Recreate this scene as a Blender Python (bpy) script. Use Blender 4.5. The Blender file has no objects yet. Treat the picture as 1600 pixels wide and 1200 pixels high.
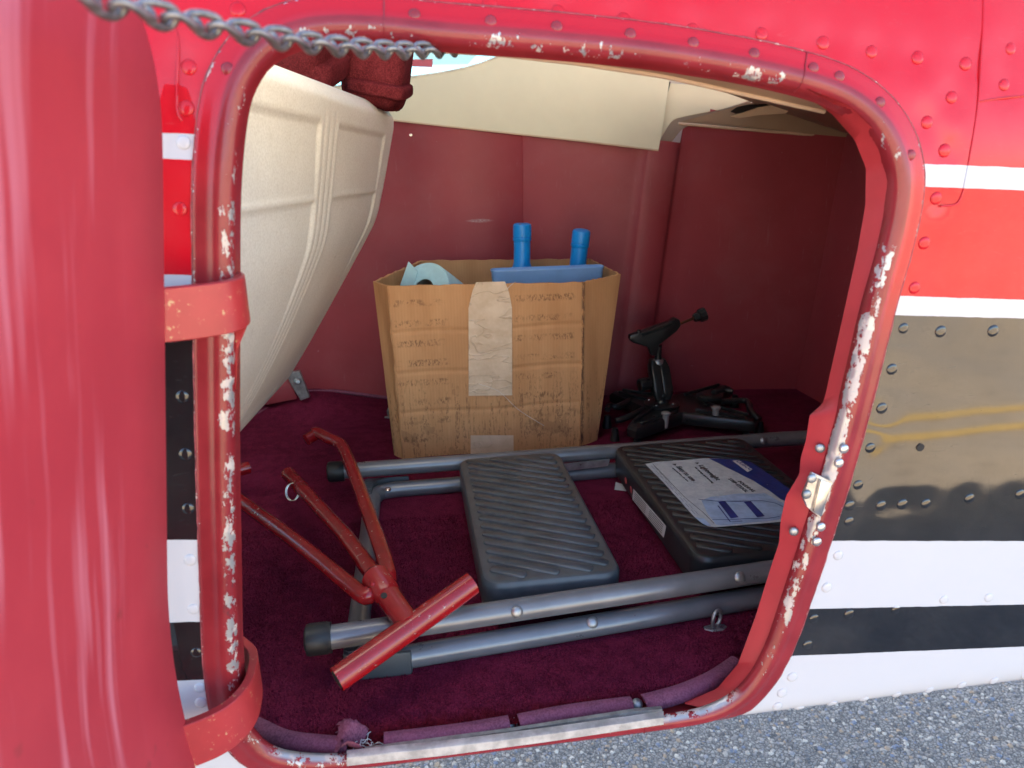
import bpy, bmesh, math, random
from mathutils import Vector, Matrix, Quaternion
random.seed(7)
S = bpy.context.scene
C = S.collection
rad = math.radians

# ------------------------------------------------------------------ camera
cd = bpy.data.cameras.new('camera'); cam = bpy.data.objects.new('camera', cd); C.objects.link(cam)
cam.matrix_world = Matrix.Translation(Vector((0.0, -0.53, 0.5))) @ Matrix([[0.989395, 0.058663, -0.132877], [-0.144291, 0.292007, -0.945469], [-0.016663, 0.954615, 0.297375]]).to_4x4()
cd.sensor_width = 36; cd.lens = 25.65; cd.clip_start = .01; cd.clip_end = 500
cd.dof.use_dof = True; cd.dof.focus_distance = .90; cd.dof.aperture_fstop = 8.5
S.camera = cam

# ------------------------------------------------------------------ sky, sun, exposure
SUN_EL, SUN_AZ = rad(38), rad(-30)
wd = bpy.data.worlds.new('World'); S.world = wd; wd.use_nodes = True
nt = wd.node_tree
sky = nt.nodes.new('ShaderNodeTexSky'); sky.sky_type = 'NISHITA'; sky.sun_disc = False
sky.sun_elevation = SUN_EL; sky.sun_rotation = SUN_AZ
nt.links.new(sky.outputs[0], nt.nodes['Background'].inputs[0]); nt.nodes['Background'].inputs[1].default_value = .075
sd = bpy.data.lights.new('sun', 'SUN'); sd.energy = 5; sd.angle = rad(.5); sd.color = (1, .95, .86)
sun = bpy.data.objects.new('sun', sd); C.objects.link(sun)
sv = Vector((math.sin(SUN_AZ)*math.cos(SUN_EL), math.cos(SUN_AZ)*math.cos(SUN_EL), math.sin(SUN_EL)))
sun.rotation_euler = sv.to_track_quat('Z', 'Y').to_euler()
vs = S.view_settings; vs.view_transform = 'Standard'; vs.look = 'None'; vs.exposure = 3.12; vs.gamma = 1; vs.use_curve_mapping = False
S.cycles.max_bounces = 10; S.cycles.diffuse_bounces = 6; S.cycles.glossy_bounces = 5
S.cycles.sample_clamp_indirect = 6

# ------------------------------------------------------------------ materials
class NT:
    def __init__(s, name):
        s.m = bpy.data.materials.new(name); s.m.use_nodes = True; s.t = s.m.node_tree
        s.b = s.t.nodes['Principled BSDF']; s.out = s.t.nodes['Material Output']
    def n(s, typ, **k):
        x = s.t.nodes.new(typ)
        for a, v in k.items(): setattr(x, a, v)
        return x
    def l(s, a, b): s.t.links.new(a, b)
    def inp(s, sock, v):
        if hasattr(v, 'is_output'): s.l(v, sock)
        else: sock.default_value = v
    def math(s, op, a, b=0.0, c=None, clamp=False):
        x = s.n('ShaderNodeMath', operation=op, use_clamp=clamp)
        s.inp(x.inputs[0], a); s.inp(x.inputs[1], b)
        if c is not None: s.inp(x.inputs[2], c)
        return x.outputs[0]
    def mix(s, f, a, b, blend='MIX'):
        x = s.n('ShaderNodeMix', data_type='RGBA', blend_type=blend)
        s.inp(x.inputs[0], f)
        for i, v in ((6, a), (7, b)):
            if isinstance(v, tuple): v = (*v, 1) if len(v) == 3 else v
            s.inp(x.inputs[i], v)
        return x.outputs[2]
    def pos(s): return s.n('ShaderNodeNewGeometry').outputs['Position']
    def obj(s): return s.n('ShaderNodeTexCoord').outputs['Object']
    def uv(s): return s.n('ShaderNodeTexCoord').outputs['UV']
    def sep(s, v):
        x = s.n('ShaderNodeSeparateXYZ'); s.l(v, x.inputs[0]); return x.outputs
    def mapv(s, v, scale=(1, 1, 1), rot=(0, 0, 0), loc=(0, 0, 0)):
        x = s.n('ShaderNodeMapping'); s.l(v, x.inputs[0])
        x.inputs['Scale'].default_value = scale; x.inputs['Rotation'].default_value = rot; x.inputs['Location'].default_value = loc
        return x.outputs[0]
    def noise(s, v, scale=5, detail=4, rough=.55, dist=0):
        x = s.n('ShaderNodeTexNoise'); s.l(v, x.inputs['Vector'])
        x.inputs['Scale'].default_value = scale; x.inputs['Detail'].default_value = detail
        x.inputs['Roughness'].default_value = rough; x.inputs['Distortion'].default_value = dist
        return x.outputs['Fac']
    def voro(s, v, scale, feature='F1', out='Distance'):
        x = s.n('ShaderNodeTexVoronoi', feature=feature); s.l(v, x.inputs['Vector']); x.inputs['Scale'].default_value = scale
        return x.outputs[out]
    def ramp(s, f, a, b, lo=0.0, hi=1.0):
        x = s.n('ShaderNodeMapRange', interpolation_type='SMOOTHSTEP'); s.inp(x.inputs[0], f)
        x.inputs[1].default_value = a; x.inputs[2].default_value = b; x.inputs[3].default_value = lo; x.inputs[4].default_value = hi
        return x.outputs[0]
    def bump(s, h, strength=.3, dist=.001, prev=None):
        x = s.n('ShaderNodeBump'); s.l(h, x.inputs['Height']); x.inputs['Strength'].default_value = strength; x.inputs['Distance'].default_value = dist
        if prev is not None: s.l(prev, x.inputs['Normal'])
        return x.outputs[0]
    def done(s, col=None, rough=None, metal=None, spec=None, normal=None, coat=None, ior=None, sheen=None):
        b = s.b.inputs
        if col is not None: s.inp(b['Base Color'], (*col, 1) if isinstance(col, tuple) and len(col) == 3 else col)
        if rough is not None: s.inp(b['Roughness'], rough)
        if metal is not None: s.inp(b['Metallic'], metal)
        if spec is not None: s.inp(b['Specular IOR Level'], spec)
        if normal is not None: s.l(normal, b['Normal'])
        if coat is not None: s.inp(b['Coat Weight'], coat); b['Coat Roughness'].default_value = .03
        if ior is not None: b['IOR'].default_value = ior
        if sheen is not None: b['Sheen Weight'].default_value = sheen; b['Sheen Roughness'].default_value = .5
        return s.m

def simple(name, col, rough=.5, metal=0., var=.25, vscale=30, bscale=0, bstr=.2, bdist=.0006, scratch=0, scol=(.6, .58, .55), **k):
    t = NT(name); p = t.pos()
    f = t.noise(p, vscale, 5, .6)
    d = tuple(c*(1-var) for c in col); h = tuple(min(1, c*(1+var)) for c in col)
    c = t.mix(t.ramp(f, .3, .7), d, h)
    if scratch:
        m = t.ramp(t.noise(p, 160, 6, .75), .70-scratch*.1, .73-scratch*.1)
        c = t.mix(m, c, scol)
    nrm = t.bump(t.noise(p, bscale, 4, .6), bstr, bdist) if bscale else None
    r = t.math('ADD', t.math('MULTIPLY', f, .16), rough-.08)
    return t.done(col=c, rough=r, metal=metal, normal=nrm, **k)

RED = (.56, .003, .014); WHITE = (.585, .575, .60); BLACK = (.008, .008, .010)
# paint scheme: boundaries z = a + b*x + c*x*x, top to bottom
BOUND = [((-.1400,.518),(.399,.487),(.481,.485)), ((-.143,.502),(.402,.470),(.485,.468)), ((-.154,.426),(.393,.388),(.503,.380)),
         ((-.154,.411),(.391,.373),(.507,.364)), ((-.183,.224),(.359,.168),(.552,.151)), ((-.186,.151),(.345,.101),(.568,.081)), ((-.188,.096),(.335,.052),(.578,.032))]
BCOL = [RED, WHITE, RED, WHITE, BLACK, WHITE, BLACK, WHITE]
def skin_paint(name):
    t = NT(name); p = t.pos(); x, y, z = t.sep(p)
    w = t.math('MULTIPLY', t.math('SUBTRACT', t.noise(p, 60, 2), .5), .0012)
    col = (*BCOL[0], 1)
    for i, ((x0, z0), (x1, z1), (x2, z2)) in enumerate(BOUND):
        b = (z2-z0)/(x2-x0); a = z0-b*x0
        line = t.math('ADD', t.math('MULTIPLY_ADD', x, b, a), w)
        below = t.math('LESS_THAN', z, line)
        col = t.mix(below, col, BCOL[i+1])
        gl = t.mix(below, gl, (1, 1, 1) if BCOL[i+1] is BLACK else (0, 0, 0)) if i else t.mix(below, (0, 0, 0), (0, 0, 0))
    dust = t.ramp(t.noise(p, 9, 6, .65), .35, .8, 0, .05)
    col = t.mix(dust, col, (.45, .4, .36))
    # faint swirl scratches in the polish and gentle oil-canning of the sheet
    sw = t.ramp(t.noise(t.mapv(p, (1, 1, 5)), 38, 6, .75, 3.5), .58, .72, 0, .045)
    col = t.mix(sw, col, (.6, .57, .52))
    h = t.math('ADD', t.math('MULTIPLY', t.noise(p, 5, 1, .4), 1.0), t.math('MULTIPLY', t.noise(p, 26, 1, .4), .035))
    nrm = t.bump(h, .13, .006)
    return t.done(col=col, rough=.045, normal=nrm, spec=t.math('MULTIPLY_ADD', gl, .45, .42))
M_SKIN = skin_paint('aircraft_paint')

def frame_paint():
    # worn red paint on the raised door frame: chips follow the crown of the bead (uv v = across the profile)
    t = NT('worn_red_frame_paint'); p = t.pos(); u = t.sep(t.uv()); x, y, z = t.sep(p)
    base = t.mix(t.ramp(t.noise(p, 22, 4), .3, .7), (.23, .017, .023), (.30, .026, .033))
    v = u[1]
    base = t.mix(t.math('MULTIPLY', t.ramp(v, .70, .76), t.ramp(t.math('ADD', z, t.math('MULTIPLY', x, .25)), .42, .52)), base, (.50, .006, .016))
    n1 = t.noise(t.mapv(p, (1, 1, .55)), 150, 6, .72)
    n2 = t.noise(p, 11, 3, .6)
    band = t.ramp(t.math('ABSOLUTE', t.math('SUBTRACT', v, .55)), .05, .20, 1, 0)
    rightside = t.math('MULTIPLY', t.ramp(x, .29, .35), t.ramp(z, .46, .41))
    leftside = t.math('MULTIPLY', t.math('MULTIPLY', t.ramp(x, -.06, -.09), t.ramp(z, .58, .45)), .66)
    topside = t.math('MULTIPLY', t.ramp(z, .48, .54), .42)
    side = t.math('MAXIMUM', t.math('MAXIMUM', rightside, leftside), topside)
    amount = t.math('ADD', t.math('MULTIPLY', side, .27), t.math('MULTIPLY', t.ramp(n2, .35, .65), .16))
    thr = t.math('SUBTRACT', .79, t.math('MULTIPLY', band, amount))
    chip = t.ramp(t.math('SUBTRACT', n1, thr), 0, .012)
    edge = t.ramp(t.math('ABSOLUTE', t.math('SUBTRACT', v, .97)), .0, .05, 1, 0)
    chip2 = t.ramp(t.math('ADD', t.noise(p, 190, 5, .7), t.math('MULTIPLY', t.math('MULTIPLY', edge, t.ramp(t.noise(p, 17, 2), .48, .62)), .15)), .66, .69)
    chip2 = t.math('MULTIPLY', chip2, t.ramp(edge, .1, .5))
    sill = t.math('MULTIPLY', t.ramp(z, .022, .012), t.ramp(t.math('ABSOLUTE', t.math('SUBTRACT', v, .36)), .16, .22, 1, 0))
    chip = t.math('MAXIMUM', chip, chip2)
    chip = t.math('MAXIMUM', chip, t.math('MULTIPLY', sill, t.ramp(t.noise(p, 70, 5, .7), .44, .47)))
    metal = t.ramp(t.noise(p, 90, 3), .42, .5)
    cc = t.mix(metal, (.60, .51, .46), (.46, .45, .45))
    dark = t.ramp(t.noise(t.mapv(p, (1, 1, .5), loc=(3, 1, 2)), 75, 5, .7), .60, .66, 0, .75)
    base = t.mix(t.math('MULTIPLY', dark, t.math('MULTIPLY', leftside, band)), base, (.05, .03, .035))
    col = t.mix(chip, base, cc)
    nrm = t.bump(t.math('MULTIPLY', chip, -1.0), .55, .0005)
    nrm = t.bump(t.noise(p, 55, 3), .2, .0012, nrm)
    return t.done(col=col, rough=t.math('MULTIPLY_ADD', chip, .12, .24), metal=t.math('MULTIPLY', t.math('MULTIPLY', chip, metal), .6), normal=nrm, ior=1.5)
M_FRAME = frame_paint()
M_JAMB = simple('dull_red_jamb_paint', (.45, .036, .042), .38, var=.10, vscale=14, bscale=60, bstr=.12)
M_STRAP = simple('chipped_red_strap_paint', (.46, .040, .042), .34, var=.12, vscale=20, scratch=.9, scol=(.62, .40, .20))

def door_mat():
    t = NT('door_inner_paint'); p = t.pos(); u = t.sep(t.uv())
    st = t.n('ShaderNodeCombineXYZ'); t.l(t.math('MULTIPLY', t.math('ADD', u[0], t.math('MULTIPLY', t.noise(p, 7, 2), .014)), 1), st.inputs[0]); t.l(t.math('MULTIPLY', u[1], .05), st.inputs[1])
    a = t.ramp(t.noise(st.outputs[0], 56, 2, .5), .53, .68, 0, .9)
    b = t.ramp(t.noise(st.outputs[0], 120, 2, .5), .60, .72, 0, .3)
    far = t.ramp(u[0], .05, .085)
    streak = t.math('MULTIPLY', t.math('MAXIMUM', a, b), far)
    base = t.mix(t.ramp(t.noise(p, 12, 4), .3, .7), (.52, .040, .060), (.58, .050, .070))
    col = t.mix(streak, base, (.72, .19, .245))
    smud = t.ramp(t.noise(p, 22, 4, .6), .66, .74, 0, .45)
    col = t.mix(smud, col, (.25, .04, .035))
    return t.done(col=col, rough=.52, normal=t.bump(t.noise(p, 40, 3), .15, .001))
M_DOOR = door_mat()
M_ALU = simple('bare_aluminium', (.62, .61, .60), .30, metal=.85, var=.25, vscale=60, bscale=180, bstr=.15)
M_SILL = simple('worn_aluminium_sill', (.60, .58, .56), .42, metal=.55, var=.25, vscale=70, bscale=160, bstr=.3, scratch=.5, scol=(.35, .12, .10))
M_STEEL = simple('bright_steel', (.62, .60, .58), .24, metal=1., var=.2, vscale=90)
M_ZINC = simple('dull_zinc', (.36, .37, .38), .42, metal=.8, var=.25, vscale=120)
M_CHAIN = simple('galvanised_chain_steel', (.27, .255, .25), .42, metal=.75, var=.25, vscale=200)
M_DARK = simple('hole_shade_black', (.02, .017, .016), .8, var=.2)  # near-black colour that stands in for shade inside holes and gaps

def vinyl():
    t = NT('maroon_vinyl'); p = t.pos(); x, y, z = t.sep(p)
    f = t.noise(p, 5, 4, .6)
    col = t.mix(t.ramp(f, .3, .7), (.27, .032, .046), (.32, .042, .058))
    # white scuff with its own shape
    sx = t.math('DIVIDE', t.math('SUBTRACT', x, .150), .030); sz = t.math('DIVIDE', t.math('SUBTRACT', z, .378), .0045)
    e = t.math('SQRT', t.math('ADD', t.math('MULTIPLY', sx, sx), t.math('MULTIPLY', sz, sz)))
    sc = t.math('MULTIPLY', t.ramp(e, 1.1, .3), t.ramp(t.noise(t.mapv(p, (60, 60, 400)), 4, 5, .7), .42, .6))
    col = t.mix(t.math('MULTIPLY', sc, .75), col, (.55, .48, .50))
    dust = t.ramp(t.noise(p, 3.5, 6, .7), .45, .75, 0, .22)
    col = t.mix(dust, col, (.36, .15, .15))
    speck = t.ramp(t.noise(p, 120, 2, .5), .76, .79, 0, .55)
    col = t.mix(speck, col, (.45, .25, .25))
    scr = t.ramp(t.noise(t.mapv(p, (30, 30, 4), rot=(0, .2, 0)), 6, 4, .6), .62, .74, 0, .20)
    col = t.mix(scr, col, (.42, .2, .22))
    nrm = t.bump(t.noise(p, 900, 2), .25, .0003)
    nrm = t.bump(t.noise(p, 9, 3, .5), .35, .006, nrm)
    return t.done(col=col, rough=.55, normal=nrm)
M_VINYL = vinyl()

def carpet_mat(name, a, b, red=False):
    t = NT(name); p = t.pos(); x, y, z = t.sep(p)
    big = t.noise(p, 6, 4, .6); mid = t.noise(p, 60, 3, .6); fine = t.noise(p, 520, 3, .7)
    col = t.mix(t.ramp(t.math('ADD', t.math('MULTIPLY', big, .5), t.math('MULTIPLY', mid, .5)), .38, .62), a, b)
    col = t.mix(t.ramp(fine, .35, .7, 0, .55), col, tuple(min(1, c*1.9) for c in b))
    sp = t.ramp(t.noise(t.mapv(p, loc=(2, 5, 1)), 430, 2, .5), .785, .80)
    col = t.mix(t.math('MULTIPLY', sp, t.ramp(t.noise(p, 9, 2), .45, .6)), col, (.34, .24, .22))
    trod = t.ramp(t.noise(t.mapv(p, (1, 2.5, 1), rot=(0, 0, .5)), 4.5, 3, .6), .45, .7, 0, .3)
    col = t.mix(trod, col, tuple(c*.55 for c in a))
    if red:
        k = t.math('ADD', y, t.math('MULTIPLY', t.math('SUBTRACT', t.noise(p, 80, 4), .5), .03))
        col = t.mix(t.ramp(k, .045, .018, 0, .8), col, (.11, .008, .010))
        lint = t.ramp(t.noise(p, 330, 2, .5), .80, .815)
        col = t.mix(t.math('MULTIPLY', lint, t.ramp(t.noise(p, 14, 2), .5, .6)), col, (.35, .25, .25))
    nrm = t.bump(t.math('ADD', fine, t.math('MULTIPLY', mid, .6)), .8, .0035)
    return t.done(col=col, rough=.95, normal=nrm, spec=.02)
M_CARPET = carpet_mat('burgundy_carpet_pile', (.085, .009, .024), (.155, .016, .044), True)
M_VELOUR = carpet_mat('maroon_velour', (.085, .012, .016), (.15, .024, .030))

def weave():
    t = NT('maroon_twill_binding'); p = t.pos()
    w = t.n('ShaderNodeTexWave'); t.l(t.mapv(p, (1, .6, .6), rot=(0, .6, .5)), w.inputs['Vector']); w.inputs['Scale'].default_value = 330; w.inputs['Distortion'].default_value = 3; w.inputs['Detail'].default_value = 1
    c = t.mix(t.ramp(t.noise(p, 40, 4), .3, .7), (.10, .022, .050), (.18, .042, .088))
    c = t.mix(t.ramp(t.noise(p, 520, 2, .6), .40, .60, 0, .6), c, (.26, .085, .14))
    c = t.mix(t.math('MULTIPLY', w.outputs['Fac'], .22), c, (.32, .10, .17))
    return t.done(col=c, rough=.85, normal=t.bump(t.math('ADD', w.outputs['Fac'], t.noise(p, 700, 3)), .35, .0006))
M_BIND = weave()

def seat_mat():
    t = NT('cream_textured_plastic'); p = t.pos()
    c = t.mix(t.ramp(t.noise(p, 7, 5, .6), .3, .75), (.76, .72, .65), (.84, .80, .73))
    c = t.mix(t.ramp(t.noise(p, 420, 3, .6), .35, .7, 0, .35), c, (.46, .40, .32))
    sc = t.ramp(t.noise(t.mapv(p, (1, 1, .25), rot=(.4, .2, 0)), 70, 4, .7), .70, .74, 0, .4)
    c = t.mix(sc, c, (.34, .28, .2))
    sm = t.ramp(t.noise(p, 18, 5, .6), .64, .78, 0, .25)
    c = t.mix(sm, c, (.40, .31, .21))
    return t.done(col=c, rough=.5, normal=t.bump(t.noise(p, 430, 3), .35, .0006))
M_SEAT = seat_mat()
M_CREAM = simple('cream_headliner_vinyl', (.74, .71, .55), .5, var=.05, vscale=6, bscale=600, bstr=.15, bdist=.0003)
M_TAN = simple('tan_headliner', (.34, .235, .155), .6, var=.06, vscale=8, bscale=500, bstr=.15)
M_CREAMEDGE = simple('yellowed_trim_edge', (.66, .50, .36), .5, var=.08, vscale=30)

def card(name, k=1.0, smudge=True):
    t = NT(name); p = t.pos(); x, y, z = t.sep(p)
    c = t.mix(t.ramp(t.noise(t.mapv(p, (1, 1, .25)), 30, 5, .6), .3, .7), (.54*k, .270*k, .120*k), (.63*k, .335*k, .158*k))
    # flute shadows as faint vertical lines
    wv = t.n('ShaderNodeTexWave'); t.l(p, wv.inputs['Vector']); wv.inputs['Scale'].default_value = 62; wv.inputs['Distortion'].default_value = .6
    c = t.mix(t.math('MULTIPLY', wv.outputs['Fac'], .045), c, (.17*k, .08*k, .035*k))
    if smudge:
        rows = t.ramp(t.math('SINE', t.math('MULTIPLY', t.math('ADD', z, .006), 185)), .25, .8)
        zone = t.math('MAXIMUM', t.ramp(t.math('ABSOLUTE', t.math('SUBTRACT', x, .015)), .038, .050, 1, 0), t.ramp(t.math('ABSOLUTE', t.math('SUBTRACT', x, .225)), .045, .055, 1, 0))
        gr = t.ramp(t.noise(t.mapv(p, (340, 340, 150)), 1, 4, .7), .46, .58)
        cols = t.ramp(t.noise(t.mapv(p, (260, 1, 18)), 1, 2, .5), .48, .62)
        low = t.math('MULTIPLY', t.math('MULTIPLY', t.ramp(z, .17, .08), gr), t.math('MULTIPLY', cols, .9))
        hi = t.math('MULTIPLY', t.math('MULTIPLY', rows, zone), t.math('MULTIPLY', gr, t.ramp(t.noise(p, 30, 3), .38, .6)))
        m = t.math('MULTIPLY', t.math('MAXIMUM', low, hi), .60)
        c = t.mix(m, c, (.075*k, .030*k, .018*k))
        st = t.ramp(t.noise(t.mapv(p, loc=(0, 0, 4)), 16, 5, .6), .60, .62, 0, .28)
        c = t.mix(t.math('MULTIPLY', st, t.ramp(z, .10, .05)), c, (.14, .065, .03))
        ed = t.math('MULTIPLY', t.ramp(t.math('ABSOLUTE', t.math('SUBTRACT', x, .2915)), .001, .0045, 1, 0), t.ramp(t.noise(t.mapv(p, (3, 3, 1)), 70, 4, .7), .42, .55))
        c = t.mix(t.math('MULTIPLY', ed, .7), c, (.06, .03, .03))
    h = t.math('ADD', t.math('MULTIPLY', t.noise(p, 20, 3, .5), 1), t.math('MULTIPLY', wv.outputs['Fac'], .05))
    return t.done(col=c, rough=.75, normal=t.bump(h, .4, .004), spec=.3)
M_CARD = card('brown_corrugated_card'); M_CARDIN = card('pale_inner_card', .86, False)

def tape_mat():
    t = NT('worn_paper_tape'); p = t.pos()
    c = t.mix(t.ramp(t.noise(p, 30, 5, .6), .3, .7), (.60, .43, .29), (.72, .55, .40))
    cr = t.math('ABSOLUTE', t.math('SUBTRACT', t.noise(t.mapv(p, (1, 1, 2.2)), 13, 3, .5, 1.2), .5))
    c = t.mix(t.ramp(cr, 0, .012, .28, 0), c, (.34, .24, .17))
    hh = t.math('ADD', t.ramp(cr, 0, .03, .7, 0), t.noise(p, 50, 4, .6))
    return t.done(col=c, rough=.42, normal=t.bump(hh, .7, .0012))
M_TAPE = tape_mat()
M_PAPERBLUE = simple('light_blue_paper', (.50, .76, .83), .9, var=.06, vscale=60, bscale=300, bstr=.3)
M_CORE = simple('grey_card_core', (.27, .22, .16), .85)
M_BLUE = simple('azure_plastic', (.003, .25, .72), .38, var=.06, vscale=20)
M_PERI = simple('periwinkle_plastic', (.20, .38, .74), .36, var=.08, vscale=16)
M_RAIL = simple('grey_painted_tube', (.19, .195, .21), .30, var=.10, vscale=25, metal=.35)
M_TREAD = simple('charcoal_tread_plastic', (.072, .080, .088), .38, var=.22, vscale=28, bscale=240, bstr=.2, bdist=.0004)
M_TREAD2 = simple('black_tread_plastic', (.022, .024, .026), .36, var=.25, vscale=28, bscale=240, bstr=.2, bdist=.0004)
M_RUBBER = simple('black_rubber', (.014, .015, .016), .5, var=.2)
M_GUARD = simple('grey_corner_plastic', (.055, .062, .068), .5, var=.12)
M_MOUNT = simple('black_moulded_plastic', (.016, .018, .019), .30, var=.2, bscale=300, bstr=.15, bdist=.0003)
M_PEG = simple('grey_peg_plastic', (.30, .30, .30), .5, var=.1)
M_COPPER = simple('brown_steel_rod', (.12, .045, .025), .4, metal=.6)
M_TOW = simple('scratched_red_enamel', (.27, .007, .010), .22, var=.14, vscale=24, scratch=.75, scol=(.42, .30, .26), ior=1.6)
M_LABEL = NT('worn_white_label')
_t = M_LABEL; _p = _t.pos()
M_LABEL = _t.done(col=_t.mix(_t.ramp(_t.noise(_p, 70, 5, .7), .35, .7), (.60, .63, .66), (.46, .50, .55)), rough=.5, normal=_t.bump(_t.noise(_p, 170, 4, .65), .8, .0012))
M_LBLUE = simple('blue_label_print', (.012, .040, .21), .42, var=.2, vscale=60, scratch=.35, scol=(.6, .62, .66), bscale=170, bstr=.5, bdist=.001)
M_LTINT = simple('pale_blue_label_print', (.36, .48, .68), .5, var=.12, vscale=70, bscale=170, bstr=.5, bdist=.001)
M_INK = simple('black_ink', (.02, .02, .025), .5, var=.3)
M_INKB = simple('blue_ink', (.02, .035, .20), .5, var=.3)
M_STKW = simple('white_sticker', (.62, .60, .62), .45, var=.06)
M_STKR = simple('red_sticker', (.55, .10, .11), .45, var=.06)
M_PLACARD = simple('pink_placard', (.62, .10, .16), .5, var=.1)
M_SEAL = simple('cracked_sealant', (.30, .05, .06), .5, var=.4, vscale=120, scratch=.9, scol=(.62, .50, .44))
M_SEAM = simple('seam_edge_paint', (.55, .03, .06), .3, var=.2)
M_ROPE = simple('frayed_white_thread', (.6, .56, .55), .9)
def glass_mat(name='window_acrylic', tint=(.22, .50, .58)):
    t = NT(name)
    t.t.nodes.remove(t.b)
    tr = t.n('ShaderNodeBsdfTransparent'); tr.inputs[0].default_value = (*tint, 1)
    gl = t.n('ShaderNodeBsdfGlossy'); gl.inputs['Roughness'].default_value = .03
    mx = t.n('ShaderNodeMixShader'); mx.inputs[0].default_value = .07
    t.l(tr.outputs[0], mx.inputs[1]); t.l(gl.outputs[0], mx.inputs[2]); t.l(mx.outputs[0], t.out.inputs[0])
    return t.m
M_GLASS = glass_mat(); M_CLEAR = glass_mat('clear_acrylic', (.95, .97, .97))
def asphalt():
    t = NT('aged_asphalt'); p = t.pos()
    v = t.voro(p, 120, 'F1', 'Color'); vx = t.sep(v)
    e = t.voro(p, 120, 'DISTANCE_TO_EDGE')
    c = t.mix(vx[0], (.26, .255, .26), (.42, .41, .40))
    c = t.mix(t.ramp(e, 0, .16, .85, 0), c, (.06, .06, .068))
    n = t.noise(p, 300, 3)
    c = t.mix(t.ramp(n, .4, .7, 0, .5), c, (.42, .40, .38))
    yy = t.sep(p)[1]
    c = t.mix(t.math('MULTIPLY', t.ramp(t.noise(p, .8, 4), .2, .7, .45, .85), t.ramp(yy, -1.1, -1.7)), c, (.60, .44, .27))
    c = t.mix(t.math('MULTIPLY', t.ramp(t.noise(t.mapv(p, (1, 2.2, 1)), 7, 5, .75), .52, .66, 0, .5), t.ramp(yy, -1.1, -1.7)), c, (.26, .20, .13))
    return t.done(col=c, rough=.9, normal=t.bump(t.math('ADD', t.ramp(e, 0, .2), t.math('MULTIPLY', n, .5)), .8, .004), spec=.3)
M_ASPH = asphalt()
M_TAXI = simple('worn_yellow_marking', (.62, .38, .08), .8, var=.2, vscale=40)
M_WING = simple('white_wing_paint', (.78, .77, .76), .25, var=.04, vscale=4)
def stone_mat():
    t = NT('asphalt_stone'); p = t.pos()
    g = t.n('ShaderNodeNewGeometry').outputs['Random Per Island']
    r = t.n('ShaderNodeValToRGB'); t.l(g, r.inputs[0]); r.color_ramp.interpolation = 'CONSTANT'
    cols = [(.20, .20, .215), (.34, .32, .32), (.22, .26, .36), (.50, .46, .43), (.14, .14, .15), (.46, .35, .26), (.36, .36, .40), (.66, .62, .58)]
    els = r.color_ramp.elements
    while len(els) < len(cols): els.new(.5)
    for i, c in enumerate(cols): els[i].position = i/len(cols); els[i].color = (*c, 1)
    c = t.mix(t.ramp(t.noise(p, 500, 3), .35, .7, 0, .4), r.outputs[0], (.12, .12, .13))
    return t.done(col=c, rough=.85)
M_STONE = stone_mat()

# ------------------------------------------------------------------ mesh helpers
def link(name, verts, faces, mat=None, parent=None, smooth=True, uvs=None, angle=None):
    me = bpy.data.meshes.new(name); me.from_pydata([tuple(v) for v in verts], [], faces)
    bm = bmesh.new(); bm.from_mesh(me); bmesh.ops.recalc_face_normals(bm, faces=bm.faces); bm.to_mesh(me); bm.free()
    if smooth:
        me.shade_smooth()
        if angle is not None:
            try: me.set_sharp_from_angle(angle=rad(angle))
            except Exception: pass
    if uvs is not None:
        l = me.uv_layers.new(name='UVMap')
        for lp in me.loops: l.data[lp.index].uv = uvs[lp.vertex_index]
    if mat: me.materials.append(mat)
    o = bpy.data.objects.new(name, me); C.objects.link(o)
    if parent: o.parent = parent
    return o
def empty(name, loc=(0, 0, 0)):
    o = bpy.data.objects.new(name, None); o.empty_display_size = .05; o.location = loc; C.objects.link(o); return o
def tag(o, label=None, cat=None, group=None, kind=None):
    for k, v in (('label', label), ('category', cat), ('group', group), ('kind', kind)):
        if v: o[k] = v
    return o
def thing(name, label, cat, group=None):
    return tag(empty(name), label, cat, group)
def copy(o, name, parent, M=None):
    c = o.copy(); c.name = name; C.objects.link(c); c.parent = parent
    if M is not None: c.matrix_world = M
    return c
def catmull(P, n=8, closed=False):
    P = [Vector(p) for p in P]; out = []; N = len(P)
    rng = N if closed else N-1
    for i in range(rng):
        if closed: a, b, c, d = P[i-1], P[i], P[(i+1) % N], P[(i+2) % N]
        else: a, b, c, d = P[max(i-1, 0)], P[i], P[i+1], P[min(i+2, N-1)]
        for k in range(n):
            t = k/n
            out.append(.5*((2*b)+(c-a)*t+(2*a-5*b+4*c-d)*t*t+(3*b-a-3*c+d)*t**3))
    if not closed: out.append(P[-1])
    return out
def resample(P, n, closed=False):
    P = [Vector(p) for p in P]; Q = P+[P[0]] if closed else P
    L = [0]
    for a, b in zip(Q, Q[1:]): L.append(L[-1]+(b-a).length)
    out = []; j = 0; m = n if closed else n-1
    for i in range(n):
        s = L[-1]*i/m
        while j < len(L)-2 and L[j+1] < s: j += 1
        f = (s-L[j])/max(L[j+1]-L[j], 1e-9); out.append(Q[j].lerp(Q[j+1], min(1, f)))
    return out
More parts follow.
